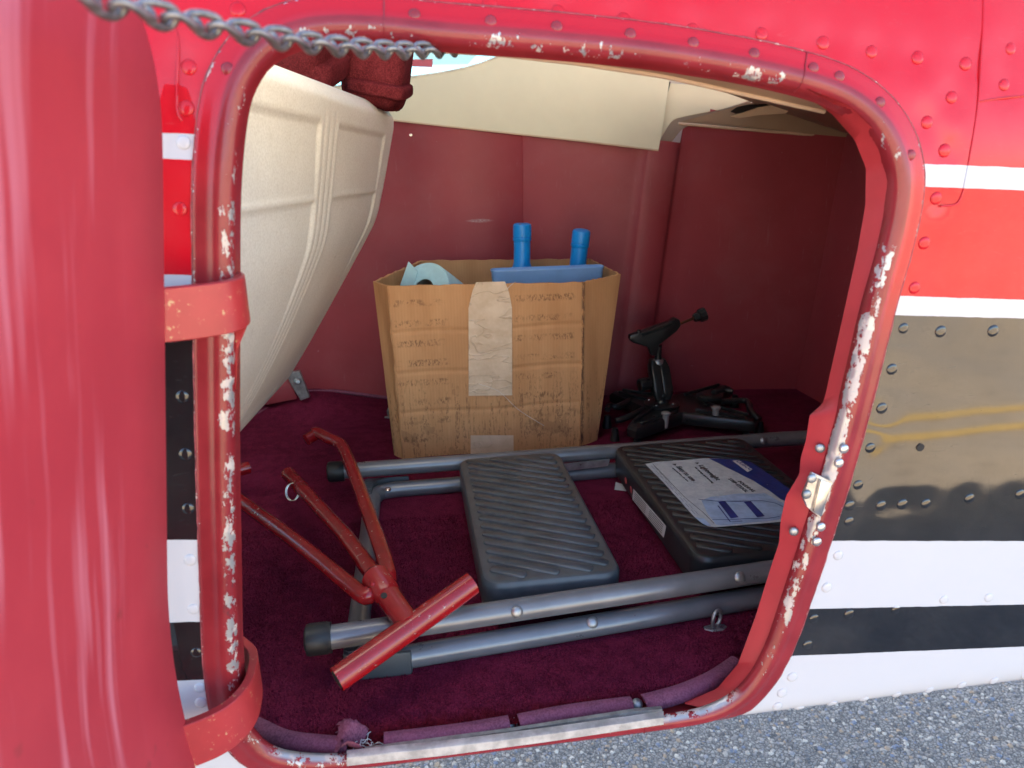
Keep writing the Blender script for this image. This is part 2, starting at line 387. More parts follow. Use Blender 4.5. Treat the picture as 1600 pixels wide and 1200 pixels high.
def tube_geo(P, r, seg=14, caps=True, closed=False, flat=None):
    P = [Vector(p) for p in P]; N = len(P); V = []; Fc = []
    rs = r if isinstance(r, (list, tuple)) else [r]*N
    up = None
    for i in range(N):
        if closed: t = P[(i+1) % N]-P[i-1]
        else: t = P[min(i+1, N-1)]-P[max(i-1, 0)]
        t.normalize()
        if up is None:
            up = t.orthogonal().normalized() if flat is None else Vector(flat)
        up = (up-t*up.dot(t)).normalized(); sd = t.cross(up)
        for k in range(seg):
            a = 2*math.pi*k/seg
            V.append(P[i]+(up*math.cos(a)+sd*math.sin(a))*rs[i])
    for i in range(N if closed else N-1):
        for k in range(seg):
            a = i*seg; b = ((i+1) % N)*seg
            Fc.append((a+k, a+(k+1) % seg, b+(k+1) % seg, b+k))
    if caps and not closed:
        Fc.append(tuple(range(seg-1, -1, -1))); Fc.append(tuple((N-1)*seg+k for k in range(seg)))
    return V, Fc
def tube(name, P, r, mat, parent, seg=14, closed=False, caps=True):
    v, f = tube_geo(P, r, seg, caps, closed); return link(name, v, f, mat, parent, True, angle=50)
def join_geo(parts):
    V = []; Fc = []
    for v, f in parts:
        o = len(V); V += list(v); Fc += [tuple(i+o for i in q) for q in f]
    return V, Fc
def lathe_geo(prof, M=None, seg=28):
    V = []; Fc = []; n = len(prof)
    for r, z in prof:
        for k in range(seg):
            a = 2*math.pi*k/seg; p = Vector((r*math.cos(a), r*math.sin(a), z)); V.append(M @ p if M else p)
    for i in range(n-1):
        for k in range(seg): Fc.append((i*seg+k, i*seg+(k+1) % seg, (i+1)*seg+(k+1) % seg, (i+1)*seg+k))
    Fc.append(tuple(range(seg-1, -1, -1))); Fc.append(tuple((n-1)*seg+k for k in range(seg)))
    return V, Fc
def axis_M(p, d):
    return Matrix.Translation(Vector(p)) @ Vector(d).to_track_quat('Z', 'Y').to_matrix().to_4x4()
def lathe(name, prof, p, d, mat, parent, seg=28, angle=40):
    v, f = lathe_geo(prof, axis_M(p, d), seg); return link(name, v, f, mat, parent, True, angle=angle)
def rrect(hx, hy, rc, n=6):
    out = []
    for cx, cy, a0 in ((hx-rc, hy-rc, 0), (-hx+rc, hy-rc, 90), (-hx+rc, -hy+rc, 180), (hx-rc, -hy+rc, 270)):
        for k in range(n+1):
            a = rad(a0+90*k/n); out.append((cx+rc*math.cos(a), cy+rc*math.sin(a)))
    return out
def loft_geo(loops, cap0=True, cap1=True):
    n = len(loops[0]); V = [p for l in loops for p in l]; Fc = []
    for i in range(len(loops)-1):
        for k in range(n): Fc.append((i*n+k, i*n+(k+1) % n, (i+1)*n+(k+1) % n, (i+1)*n+k))
    if cap0: Fc.append(tuple(range(n-1, -1, -1)))
    if cap1: Fc.append(tuple((len(loops)-1)*n+k for k in range(n)))
    return V, Fc
def box_geo(c, h, M=None):
    V = []
    for sx in (-1, 1):
        for sy in (-1, 1):
            for sz in (-1, 1):
                p = Vector((c[0]+sx*h[0], c[1]+sy*h[1], c[2]+sz*h[2])); V.append(M @ p if M else p)
    return V, [(0, 1, 3, 2), (4, 6, 7, 5), (0, 4, 5, 1), (2, 3, 7, 6), (0, 2, 6, 4), (1, 5, 7, 3)]
def bevelled(name, geo, w, mat, parent, seg=2, smooth=True):
    o = link(name, geo[0], geo[1], mat, parent, False)
    bm = bmesh.new(); bm.from_mesh(o.data); bmesh.ops.remove_doubles(bm, verts=bm.verts, dist=1e-6)
    bmesh.ops.bevel(bm, geom=list(bm.edges), offset=w, segments=seg, profile=.5, affect='EDGES', clamp_overlap=True)
    bmesh.ops.recalc_face_normals(bm, faces=bm.faces); bm.to_mesh(o.data); bm.free()
    if smooth:
        o.data.shade_smooth()
        try: o.data.set_sharp_from_angle(angle=rad(35))
        except Exception: pass
    return o
def plate_geo(poly, d):
    """prism: 3-D polygon pushed along vector d"""
    P = [Vector(p) for p in poly]; d = Vector(d); n = len(P)
    V = P+[p+d for p in P]; Fc = [tuple(range(n)), tuple(range(2*n-1, n-1, -1))]
    for i in range(n): Fc.append((i, (i+1) % n, n+(i+1) % n, n+i))
    return V, Fc
def plate(name, poly, d, mat, parent, bev=0, seg=1):
    g = plate_geo(poly, d)
    if bev: return bevelled(name, g, bev, mat, parent, seg)
    return link(name, g[0], g[1], mat, parent, False)
def grid_faces(nu, nv, closed_u=False):
    Fc = []
    for i in range(nu if closed_u else nu-1):
        for j in range(nv-1):
            a = i*nv+j; b = ((i+1) % nu)*nv+j; Fc.append((a, b, b+1, a+1))
    return Fc
def smooth01(a, b, x):
    t = min(1, max(0, (x-a)/(b-a))); return t*t*(3-2*t)
def text(name, s, size, M, mat, parent, ext=.00015):
    cu = bpy.data.curves.new(name, 'FONT'); cu.body = s; cu.size = size; cu.extrude = ext; cu.align_x = 'LEFT'; cu.resolution_u = 3
    tmp = bpy.data.objects.new(name+'_tmp', cu); C.objects.link(tmp)
    bpy.context.view_layer.update()
    me = bpy.data.meshes.new_from_object(tmp.evaluated_get(bpy.context.evaluated_depsgraph_get()))
    bpy.data.objects.remove(tmp)
    me.name = name; me.materials.clear(); me.materials.append(mat)
    o = bpy.data.objects.new(name, me); C.objects.link(o); o.parent = parent; o.matrix_world = M
    return o

# ------------------------------------------------------------------ the setting
GZ = -.75
g = tag(link('asphalt_apron', [(-120, -120, GZ), (120, -120, GZ), (120, 120, GZ), (-120, 120, GZ)], [(0, 1, 2, 3)], M_ASPH), 'grey weathered asphalt apron under the airplane', None, None, 'structure')
for k, (ya, yb) in enumerate(((-2.34, -2.27), (-2.56, -2.49))):
    tag(link('taxi_line', [(-40, ya, GZ+.004), (40, ya-.0, GZ+.004), (40, yb, GZ+.004), (-40, yb, GZ+.004)], [(0, 1, 2, 3)], M_TAXI), 'yellow painted taxi line on the asphalt', None, None, 'structure')
def stones():
    V = []; Fc = []
    base = [(1, 0, 0), (.31, .95, 0), (-.81, .59, 0), (-.81, -.59, 0), (.31, -.95, 0), (.45, .25, .55), (-.25, .5, .6), (-.3, -.45, .5), (.35, -.3, .62)]
    bf = [(0, 1, 5), (1, 6, 5), (1, 2, 6), (2, 3, 7), (2, 7, 6), (3, 4, 7), (4, 8, 7), (4, 0, 8), (0, 5, 8), (5, 6, 7), (5, 7, 8)]
    rnd = random.random
    for i in range(30000):
        x = -.45+1.95*rnd(); y = .05+1.35*rnd()
        if i % 4 == 0: y = -.4+.5*rnd()
        r = .0024+.0054*rnd()**2.2; a = 6.28*rnd(); ca, sa = math.cos(a), math.sin(a); st = .65+.35*rnd(); h = .35+.5*rnd()
        o = len(V)
        for bx, by, bz in base:
            bx *= 1+.25*(rnd()-.5); by *= st*(1+.25*(rnd()-.5))
            V.append((x+r*(bx*ca-by*sa), y+r*(bx*sa+by*ca), GZ-.0004+r*bz*h*1.4))
        Fc += [(a_+o, b_+o, c_+o) for a_, b_, c_ in bf]
    me = bpy.data.meshes.new('asphalt_stones'); me.from_pydata(V, [], Fc); me.materials.append(M_STONE)
    o = bpy.data.objects.new('asphalt_stones', me); C.objects.link(o)
    tag(o, 'loose grey and blue aggregate stones in the asphalt', None, None, 'stuff')
stones()

# ------------------------------------------------------------------ airplane: outer skin
plane = thing('airplane', 'red, white and black airplane side with its baggage door open', 'airplane')
RB = .020
_tab = [(0.0, .46)]; 
def _build():
    y, z, s = 0.0, .46, .46
    while s < 1.8:
        phi = (s-.46)*1.75 if s < .66 else (.35+(s-.66)*.5 if s < 1.0 else min(.52+(s-1.0)*4, 1.5)); y += math.sin(phi)*.005; z += math.cos(phi)*.005; s += .005; _tab.append((y, z))
_build()
def yz(s):
    if s > .46:
        f = (s-.46)/.005; i = min(int(f), len(_tab)-2); f = min(f-i, 1)
        return (_tab[i][0]*(1-f)+_tab[i+1][0]*f, _tab[i][1]*(1-f)+_tab[i+1][1]*f)
    if s >= 0: return (0.0, s)
    a = -s/RB
    if a < math.pi/2: return (RB*(1-math.cos(a)), -RB*math.sin(a))
    return (RB+(-s-RB*math.pi/2), -RB)
def skin_pt(x, s, off=0.0):
    y0, z0 = yz(s); e = .002; y1, z1 = yz(s+e); ty, tz = y1-y0, z1-z0; l = math.hypot(ty, tz) or 1
    return Vector((x, y0-tz/l*off, z0+ty/l*off))
# door opening outline (inner edge of the bead), measured on the skin
OPEN = [(p[0], p[2]) for p in [(-0.1115,0.0,0.4804),(-0.1217,0.0,0.402),(-0.1349,0.0,0.2962),(-0.1468,0.0,0.1886),(-0.1548,0.0,0.1119),(-0.1561,0.0,0.0645),(-0.1488,0.0,0.0337),(-0.1288,0.0,0.013),(-0.0784,0.0,0.0016),(0.0111,0.0,-0.0004),(0.0983,0.0,-0.0001),(0.2131,0.0,0.0009),(0.2564,0.0,0.0063),(0.2865,0.0,0.0252),(0.3067,0.0,0.0663),(0.3231,0.0,0.1384),(0.3356,0.0,0.2006),(0.3468,0.0,0.2655),(0.3541,0.0,0.3216),(0.3611,0.0,0.3828),(0.369,0.0,0.4355),(0.3704,0.0,0.4693),(0.3651,0.0,0.4906),(0.3528,0.0,0.5105),(0.3343,0.0,0.5259),(0.3086,0.0,0.5375),(0.2631,0.0,0.5484),(0.2146,0.0,0.5565),(0.1679,0.0,0.5627),(0.1004,0.0,0.5687),(0.0356,0.0,0.5732),(-0.0061,0.0,0.5769),(-0.0388,0.0,0.5775),(-0.0593,0.0,0.5744),(-0.077,0.0,0.5664),(-0.0905,0.0,0.5531),(-0.1012,0.0,0.5309)]]
outl = resample(catmull([(a, 0, b) for a, b in OPEN], 6, True), 300, True)
NO = len(outl)
cen = sum(outl, Vector())/NO
nor = []
for i in range(NO):
    t = outl[(i+2) % NO]-outl[i-2]; n_ = Vector((t.z, 0, -t.x)).normalized()
    if n_.dot(outl[i]-cen) < 0: n_ = -n_
    nor.append(n_)
BW = .0272
RIV = [(p[0], p[2]) for p in [(0.16,0.0,0.5919),(0.2105,0.0,0.5855),(0.2623,0.0,0.5826),(0.3098,0.0,0.5766),(0.3482,0.0,0.5704),(0.3853,0.0,0.5662),(0.4249,0.0,0.5619),(0.4581,0.0,0.5465),(0.4147,0.0,0.5377),(0.3957,0.0,0.5199),(0.4126,0.0,0.4991),(0.4107,0.0,0.4636),(0.4055,0.0,0.4294),(0.4029,0.0,0.3939),(0.398,0.0,0.361),(0.432,0.0,0.3566),(0.4803,0.0,0.3547),(0.3929,0.0,0.3265),(0.3887,0.0,0.2925),(0.3832,0.0,0.257),(0.3765,0.0,0.2228),(0.3712,0.0,0.2036),(0.3727,0.0,0.1879),(0.4014,0.0,0.2009),(0.4218,0.0,0.2003),(0.4449,0.0,0.1989),(0.4875,0.0,0.2002),(0.5381,0.0,0.2002),(0.3665,0.0,0.1547),(0.3593,0.0,0.1226),(0.3505,0.0,0.0906),(0.3852,0.0,0.0913),(0.4323,0.0,0.0907),(0.4804,0.0,0.0962),(0.5277,0.0,0.093),(0.3474,0.0,0.0626),(0.3357,0.0,0.0286),(0.3272,0.0,0.0116),(0.1135,0.0,0.5969),(0.0663,0.0,0.6018),(0.4621,0.0,0.5729),(0.5314,0.0,0.3615),(0.4938,0.0,0.5508),(-0.133,0.0,0.56),(-0.1371,0.0,0.5344),(-0.1414,0.0,0.5128),(-0.1492,0.0,0.47),(-0.1662,0.0,0.3826),(-0.1661,0.0,0.3384),(-0.1703,0.0,0.2938),(-0.1747,0.0,0.2496),(-0.1794,0.0,0.2062),(-0.1832,0.0,0.1625),(-0.1864,0.0,0.1221),(-0.1886,0.0,0.0882),(-0.1896,0.0,0.0737),(-0.1877,0.0,0.0195),(-0.0994,0.0,0.5963),(-0.0203,0.0,0.6052),(0.0203,0.0,0.6039)]]
RIV += [(p[0], p[2]) for p in [(0.3503,0.004,-0.0151),(0.3832,0.004,-0.0122),(0.4166,0.004,-0.0117),(0.4504,0.004,-0.0103),(0.4846,0.004,-0.009),(0.519,0.004,-0.0068),(0.5541,0.004,-0.0062),(0.5879,0.004,-0.0038),(0.3243,0.004,-0.0039)]]
def dent(x, s):
    d = 0
    for rx, rs in RIV:
        q = (x-rx)**2+(s-rs)**2
        if q < .0016: d += math.exp(-q/(2*.0095**2))*(.0021 if rs > .45 else .0009 if rs > .385 else .00030)
    return -d
X0, X1, S0, S1 = -3.2, 3.0, -.55, 1.25
V = []; NR = 64
for i in range(NO):
    p = outl[i]+nor[i]*(BW-.0015); d = (p-cen); d.normalize()
    ks = []
    if d.x > 1e-6: ks.append((X1-p.x)/d.x)
    if d.x < -1e-6: ks.append((X0-p.x)/d.x)
    if d.z > 1e-6: ks.append((S1-p.z)/d.z)
    if d.z < -1e-6: ks.append((S0-p.z)/d.z)
    K = min(ks)
    for j in range(NR):
        f = j/(NR-1); k = K*(.12*f+.88*f**4) if K > .6 else K*(.35*f+.65*f**3)
        q = p+d*k; V.append(skin_pt(q.x, q.z, dent(q.x, q.z)))
skin = link('fuselage_skin', V, grid_faces(NO, NR, True), M_SKIN, plane)
# rivets
rv, rf = lathe_geo([(.0048, -.0004), (.0046, .0005), (.0038, .0010), (.0024, .0013), (.0008, .0014)], None, 14)
rivet0 = link('rivet', rv, rf, M_SKIN, skin)
for i, (rx, rs) in enumerate(RIV):
    P = skin_pt(rx, rs, dent(rx, rs)*.85-.0002); n_ = (skin_pt(rx, rs, .01)-skin_pt(rx, rs, 0)).normalized()
    sc = random.uniform(.95, 1.12)
    Mx = axis_M(P, n_) @ Matrix.Scale(sc, 4)
    if i == 0: rivet0.matrix_world = Mx
    else: copy(rivet0, 'rivet', skin, Mx)
# dark disc standing in for the shaded hole of a missing fastener in the black stripe
p = (0.4301,-0.0003,0.2541)
lathe('rivet_hole_shade', [(.0036, -.0002), (.0036, .0004)], p, (0, -1, 0), M_DARK, skin, 16)
# lapped aft sheet edge
for pts, nm in (([(0.4379,0.0,0.6191),(0.4372,0.0,0.592),(0.4361,0.0,0.5663),(0.4358,0.0,0.5354),(0.434,0.0,0.5057),(0.4316,0.0,0.4689)], 'sheet_lap'), ([(0.4361,0.0,0.534),(0.4538,0.0,0.5362),(0.4911,0.0,0.5391)], 'sheet_lap'), ([(0.4316,0.0,0.4689),(0.4279,0.0,0.4593),(0.4144,0.0,0.4577)], 'sheet_lap')):
    tube(nm, [skin_pt(a[0], a[2], .0001) for a in catmull(pts, 5)], .0007, M_SKIN, skin, 6)
tube('sheet_lap', [skin_pt(a[0], a[2], .0001) for a in catmull([(-0.1393,0.0,0.5858),(-0.1378,0.0,0.5749),(-0.1404,0.0,0.5524),(-0.1424,0.0,0.5332),(-0.1403,0.0,0.5262)], 5)], .0007, M_SKIN, skin, 6)
# rest of the hull: roof, far side (with the window opening) and belly
def shell_part(name, pts, x0, x1, mat, parent):
    n = len(pts); V = [(x0, a, b) for a, b in pts]+[(x1, a, b) for a, b in pts]
    return link(name, V, [(i, i+1, n+i+1, n+i) for i in range(n-1)], mat, parent)
yr, zr = yz(S1)
FAR = 1.075
M_LINING = simple('off_white_cabin_lining', (.72, .69, .62), .6, var=.04, vscale=6)
RY = .64                                   # unseen rear roof window, sized to brighten the cabin, lies between the skin edge and y = RY
shell_part('hull_roof', [(RY, zr-.012), (.8, zr-.03), (.98, zr-.16), (FAR+.02, 1.0)], X0, X1, M_LINING, plane)
shell_part('hull_roof', [(yr-.002, zr), (RY, zr-.012)], 1.5, X1, M_LINING, plane)
shell_part('hull_roof', [(yr-.002, zr), (RY, zr-.012)], X0, -.9, M_LINING, plane)
shell_part('hull_far_side', [(FAR+.02, 1.0), (FAR+.02, .42)], X0, -2.4, M_LINING, plane)
shell_part('hull_far_side', [(FAR+.02, 1.0), (FAR+.02, .42)], .46, X1, M_LINING, plane)
shell_part('hull_far_side', [(FAR+.02, .57), (FAR+.02, .42)], -2.4, .46, M_LINING, plane)
shell_part('hull_belly', [(FAR+.02, .42), (FAR+.02, .05), (1.0, -.022), (.5, -.022), (.4, -.022)], X0, X1, M_LINING, plane)
rz = link('rear_roof_window', [(-.9, yr-.002, zr), (1.5, yr-.002, zr), (1.5, RY, zr-.012), (-.9, RY, zr-.012)], [(0, 1, 2, 3)], M_CLEAR, plane, False)
for xx in (X0, X1):
    link('hull_bulkhead', [(xx, .0, -.02), (xx, FAR+.02, -.02), (xx, FAR+.02, zr-.3), (xx, .9, zr), (xx, .3, zr), (xx, .02, .5)], [(0, 1, 2, 3, 4, 5)], M_LINING, plane, False)
# high wing beyond the far side, unseen, run aft to block the sun
wv, wf = loft_geo([[(a, yy, b+zz) for a, b in ((-1.8, 1.05), (-1.6, 1.16), (-.9, 1.17), (.55, 1.06), (-.9, 1.03))] for yy, zz in ((.9, 0), (5.5, .12))])
link('wing', wv, wf, M_WING, plane, False)

# ------------------------------------------------------------------ raised door frame
PROF = [(-.001, .030), (-.0005, .022), (0, .012), (.0002, .0045), (.0010, .0008), (.0026, -.0022), (.0052, -.0043), (.0085, -.0052), (.0118, -.0050), (.0148, -.0038), (.0172, -.0026), (.020, -.0021), (.024, -.0017), (.0264, -.0014), (.0273, -.0009), (.0275, .0012)]
V = []; UV = []
plen = [0]
for a, b in zip(PROF, PROF[1:]): plen.append(plen[-1]+math.hypot(b[0]-a[0], b[1]-a[1]))
for i in range(NO):
    for j, (u, y) in enumerate(PROF):
        dn, up_, lf_ = max(0, -nor[i].z), max(0, nor[i].z), max(0, -nor[i].x)
        if y > .004:
            y = .004+(y-.004)*(1-.75*min(1, up_*1.4))*(1-.55*min(1, lf_*1.2))*(1-.8*min(1, dn*1.2)); u += .034*dn*min(1, (y-.004)/.012)
        q = outl[i]+nor[i]*u; V.append(skin_pt(q.x, q.z, -y)); UV.append((i/NO*2.1, plen[j]/plen[-1]))
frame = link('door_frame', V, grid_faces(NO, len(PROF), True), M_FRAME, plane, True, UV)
# cracked sealant line round the frame
V = []
seal = [skin_pt((outl[i]+nor[i]*.0279).x, (outl[i]+nor[i]*.0279).z, .0002) for i in range(NO)]
v, f = tube_geo(seal, [.0003+.0006*random.random() for _ in seal], 6, False, True); link('sealant_bead', v, f, M_SEAL, plane)
# splice where two frame pieces butt on the top edge and on the sill
def ring_at(px, lift=.0004, name='frame_splice'):
    b = min(range(NO), key=lambda i: (outl[i].x-px[0])**2+(outl[i].z-px[2])**2)
    tube(name, [skin_pt((outl[b]+nor[b]*u).x, (outl[b]+nor[b]*u).z, -y+lift) for u, y in PROF[3:-1]], .0005, M_FRAME, frame, 6)
ring_at((0.2896,0.0,0.5428)); ring_at((-0.0043,0.0,0.5792)); ring_at((0.1947,0.0,-0.0))
sv_, sf_ = lathe_geo([(.0042, -.0008), (.0041, .0006), (.0034, .0013), (.0018, .0017)], None, 14)
scr0 = None
for q in [(0.0172,-0.004,0.5863),(0.0644,-0.004,0.5824),(0.1118,-0.004,0.5761),(0.1595,-0.004,0.5707),(0.2064,-0.004,0.5651),(0.2529,-0.004,0.5598),(0.3014,-0.004,0.5535),(0.318,-0.004,0.5509),(0.3523,-0.004,0.5308),(0.3755,-0.004,0.4969),(-0.1035,-0.004,0.5569)]:
    b = min(range(NO), key=lambda i: (outl[i].x+nor[i].x*.016-q[0])**2+(outl[i].z+nor[i].z*.016-q[2])**2)
    c_ = outl[b]+nor[b]*.0170; P = skin_pt(c_.x, c_.z, .0026); d_ = (skin_pt(c_.x, c_.z, .02)-skin_pt(c_.x, c_.z, 0)).normalized()
    Mx = axis_M(P, d_)
    if scr0 is None: scr0 = link('frame_rivet', sv_, sf_, M_FRAME, frame); scr0.matrix_world = Mx
    else: copy(scr0, 'frame_rivet', frame, Mx)
# inner jamb lining that widens on the right, and the latch plate
def jamb_strip(name, pts, depth0, depth1, mat, lip=.0):
    """strip along 2-D outline points (x,z), from y=depth0 to depth1, turned 4 mm inward at its free edge"""
    V = []
    n = len(pts)
    for k, (x, z) in enumerate(pts):
        a = pts[max(k-1, 0)]; b = pts[min(k+1, n-1)]
        t = Vector((b[0]-a[0], 0, b[1]-a[1])).normalized(); n_ = Vector((t.z, 0, -t.x))
        if n_.dot(Vector((x, 0, z))-cen) < 0: n_ = -n_
        P = Vector((x, 0, z))
        V += [P+Vector((0, depth0, 0)), P+Vector((0, depth1-.003, 0)), P+Vector((0, depth1, 0))+n_*.0015, P+Vector((0, depth1+.001, 0))+n_*.02]
    return link(name, V, grid_faces(n, 4), mat, plane)
JI = [(0.2992,0.02,0.5431),(0.3269,0.02,0.527),(0.3478,0.02,0.5083),(0.3603,0.02,0.4872),(0.3637,0.02,0.4588),(0.3618,0.02,0.4235),(0.3562,0.02,0.3711),(0.3485,0.02,0.3017),(0.3467,0.02,0.292),(0.336,0.02,0.2822),(0.3351,0.02,0.2585),(0.332,0.02,0.2431),(0.3325,0.02,0.2271),(0.3219,0.02,0.2069),(0.3193,0.02,0.1843),(0.3199,0.02,0.1596),(0.315,0.02,0.139),(0.3037,0.02,0.0836),(0.2901,0.02,0.0318),(0.2713,0.02,0.0064),(0.2398,0.02,-0.0056)]
JO = [(0.2951,0.002,0.5434),(0.3309,0.002,0.5305),(0.3568,0.002,0.5105),(0.3691,0.002,0.4905),(0.3741,0.002,0.4644),(0.3731,0.002,0.4352),(0.3653,0.002,0.3822),(0.3575,0.002,0.3142),(0.3561,0.002,0.3031),(0.3534,0.002,0.2874),(0.3511,0.002,0.2644),(0.3482,0.002,0.2494),(0.3455,0.002,0.2329),(0.3419,0.002,0.2126),(0.3383,0.002,0.1919),(0.3337,0.002,0.1684),(0.3298,0.002,0.1482),(0.32,0.002,0.0942),(0.3067,0.002,0.0494),(0.2896,0.002,0.0209),(0.2588,0.002,0.002)]
JI2 = [(.5*(a[0]+b[0]), .5*(a[1]+b[1])-.001, .5*(a[2]+b[2])) for a, b in zip(JI, JO)]
V = []
for a, m, b in zip(resample(JI, 160), resample(JI2, 160), resample(JO, 160)):
    V += [b, m, a, a+Vector((.0012, .0020, 0)), a+Vector((.030, .010, 0))]
latch = link('door_jamb', V, grid_faces(160, 5), M_JAMB, plane, True, angle=45)
bv, bf = lathe_geo([(.0042, 0), (.0042, .0012), (.0030, .0022), (.0012, .0026)], None, 12)
b0 = link('latch_bolt', bv, bf, M_ZINC, latch)
b0.matrix_world = axis_M((0.3415,0.008,0.2569), (-.3, -1, 0)); copy(b0, 'latch_bolt', latch, axis_M((0.3263,0.009,0.178), (-.3, -1, 0)))
st = plate('striker', [(0.3268,-0.0052,0.2424),(0.346,-0.0052,0.2325),(0.3439,-0.0052,0.2159),(0.3395,-0.0052,0.198),(0.3257,-0.0052,0.2102),(0.3204,-0.0052,0.2215)], (0, -.003, 0), M_ALU, latch, .0005, 1)
plate('striker_tongue', [(0.3338,-0.0084,0.2362),(0.3442,-0.0084,0.2318),(0.3384,-0.0084,0.201),(0.3301,-0.0084,0.2072)], (0, -.003, 0), M_STEEL, latch, .0008, 2)
for q in [(0.3267,-0.0084,0.2373),(0.3237,-0.0084,0.2228)]: copy(b0, 'latch_screw', latch, axis_M(q, (0, -1, 0)) @ Matrix.Scale(1.0, 4))
wb0 = link('frame_screw', bv, bf, M_ALU, frame)
for k, q in enumerate([(0.3535,-0.007,0.2615),(0.3505,-0.007,0.2489),(0.3412,-0.007,0.1895),(0.3392,-0.007,0.1754)]):
    if k == 0: wb0.matrix_world = axis_M(q, (0, -1, 0))
    else: copy(wb0, 'frame_screw', frame, axis_M(q, (0, -1, 0)))
# bright sill strip
sa = resample([(-0.0771,0.002,0.0058),(0.0114,0.002,0.0034),(0.0986,0.002,0.0037),(0.2117,0.002,0.0059)], 24); sb = resample([(-0.0764,-0.0075,0.0064),(0.0109,-0.0075,0.0046),(0.0969,-0.0075,0.0048),(0.2083,-0.0075,0.0075)], 24); sc_ = resample([(-0.077,-0.0079,-0.0021),(0.0105,-0.0079,-0.0041),(0.0968,-0.0079,-0.0033),(0.2085,-0.0079,-0.0001)], 24)
V = []
for a, b, c in zip(sa, sb, sc_):
    w_ = random.uniform(-.00025, .00025); V += [a+Vector((0, 0, w_)), b.lerp(a, .06)+Vector((0, 0, w_)), b+Vector((0, 0, w_-.0003)), c, c+Vector((0, .004, 0))]
sill = link('sill_strip', V, grid_faces(24, 5), M_SILL, plane, True, angle=30)
plate('sill_riser', [(-0.0625,0.004,-0.0055),(0.0693,0.004,-0.0073),(0.2117,0.004,-0.0054),(0.2112,0.004,0.0064),(0.1834,0.004,0.0075),(0.0695,0.004,0.0027),(-0.062,0.004,0.0015)], (0, .004, 0), M_ZINC, plane)

link('sill_pan', [(-.20, .09, -.012), (-.165, .045, -.013), (-.08, .006, -.016), (.05, .006, -.016), (.20, .006, -.016), (.30, .03, -.013), (.34, .09, -.012)], [(0, 1, 2, 3, 4, 5, 6)], M_JAMB, plane, False)

# ------------------------------------------------------------------ open baggage door
def hinge_x(z): return -.142-.14*(.5-z)
ang = rad(6); DD = Vector((-math.sin(ang), -math.cos(ang), 0))
def door_surf(t, z, off=0):
    b = max(0, .22-z); bend = .75*b*b; tp = max(0, z-.5); bend += .6*tp*tp
    return Vector((hinge_x(z)+bend, -.042, z))+DD*t+Vector((math.cos(ang), -math.sin(ang), 0))*off
def rr_door(T0, T1, Z0, Z1, r, inset):
    T0 += inset; T1 -= inset; Z0 += inset; Z1 -= inset; r = max(.004, r-inset); out = []
    for cx, cz, a0 in ((T1-r, Z1-r, 0), (T0+r, Z1-r, 90), (T0+r, Z0+r, 180), (T1-r, Z0+r, 270)):
        for k in range(13):
            a = rad(a0+90*k/12); out.append((cx+r*math.cos(a), cz+r*math.sin(a)))
    return out
T1D, Z0D, Z1D = .47, -.005, .592
def door_loop(inset, off):
    L = rr_door(0, T1D, Z0D, Z1D, .085, inset)
    D = resample([(a, 0, b) for a, b in L], 220, True)
    return [(p.x, p.z, off) for p in D]
loops = [door_loop(i, o) for i, o in ((0, -.026), (0, -.003), (.0006, -.001), (.002, 0))]
V = []; UV = []; Fc = []
for lp_ in loops:
    for t, z, o in lp_: V.append(door_surf(t, z, o)); UV.append((t, z))
n = 220
for i in range(len(loops)-1):
    for k in range(n): Fc.append((i*n+k, i*n+(k+1) % n, (i+1)*n+(k+1) % n, (i+1)*n+k))
# inner face filled with shrinking rings so that it follows the curve of the sheet
c0 = (T1D/2, (Z0D+Z1D)/2)
last = (len(loops)-1)*n
for r_ in (.8, .6, .4, .2, .05):
    o = len(V)
    for t, z, q in loops[-1]:
        tt, zz = c0[0]+(t-c0[0])*r_, c0[1]+(z-c0[1])*r_; V.append(door_surf(tt, zz, 0)); UV.append((tt, zz))
    for k in range(n): Fc.append((last+k, last+(k+1) % n, o+(k+1) % n, o+k))
    last = o
Fc.append(tuple(last+k for k in range(n)))
door = link('baggage_door', V, Fc, M_DOOR, plane, True, UV, angle=40)
V = [door_surf(t, z, -.0265) for t, z, o in loops[0]]; Fc = []; last = 0
for r_ in (.8, .6, .4, .2, .05):
    o = len(V)
    for t, z, q in loops[0]: V.append(door_surf(c0[0]+(t-c0[0])*r_, c0[1]+(z-c0[1])*r_, -.0265))
    for k in range(n): Fc.append((last+k, last+(k+1) % n, o+(k+1) % n, o+k))
    last = o
Fc.append(tuple(last+k for k in range(n)))
link('door_outer_sheet', V, Fc, simple('red_door_paint', RED, .15, var=.05, ior=1.6), door)
# goose-neck hinge straps: a flat band swept in plan
def strap(zt, hgt, plan, tilt):
    P = catmull([(a, b, 0) for a, b in plan], 8); V = []; th = .0075
    n = len(P); L = [0]
    for a, b in zip(P, P[1:]): L.append(L[-1]+(b-a).length)
    for k, p_ in enumerate(P):
        t = (P[min(k+1, n-1)]-P[max(k-1, 0)]).normalized(); nn = Vector((t.y, -t.x, 0))
        f = L[k]/L[-1]; zt_ = zt+tilt*f; h = hgt*(.8+.2*smooth01(0, .4, f))
        for sgn, zz in ((1, zt_), (-1, zt_), (-1, zt_-h), (1, zt_-h)):
            q = p_+nn*(th/2*sgn); V.append((q.x, q.y, zz))
    v, f = loft_geo([V[4*k:4*k+4] for k in range(n)])
    return bevelled('hinge_strap', (v, f), .0007, M_STRAP, door, 1, True)
strap((-0.1276,-0.03,0.4248)[2], .035, [(-.150, .040), (-.126, .024), (-.1165, .002), (-.1185, -.016), (-.133, -.030), (-.160, -.039), (-.195, -.044), (-.24, -.048)], -.002)
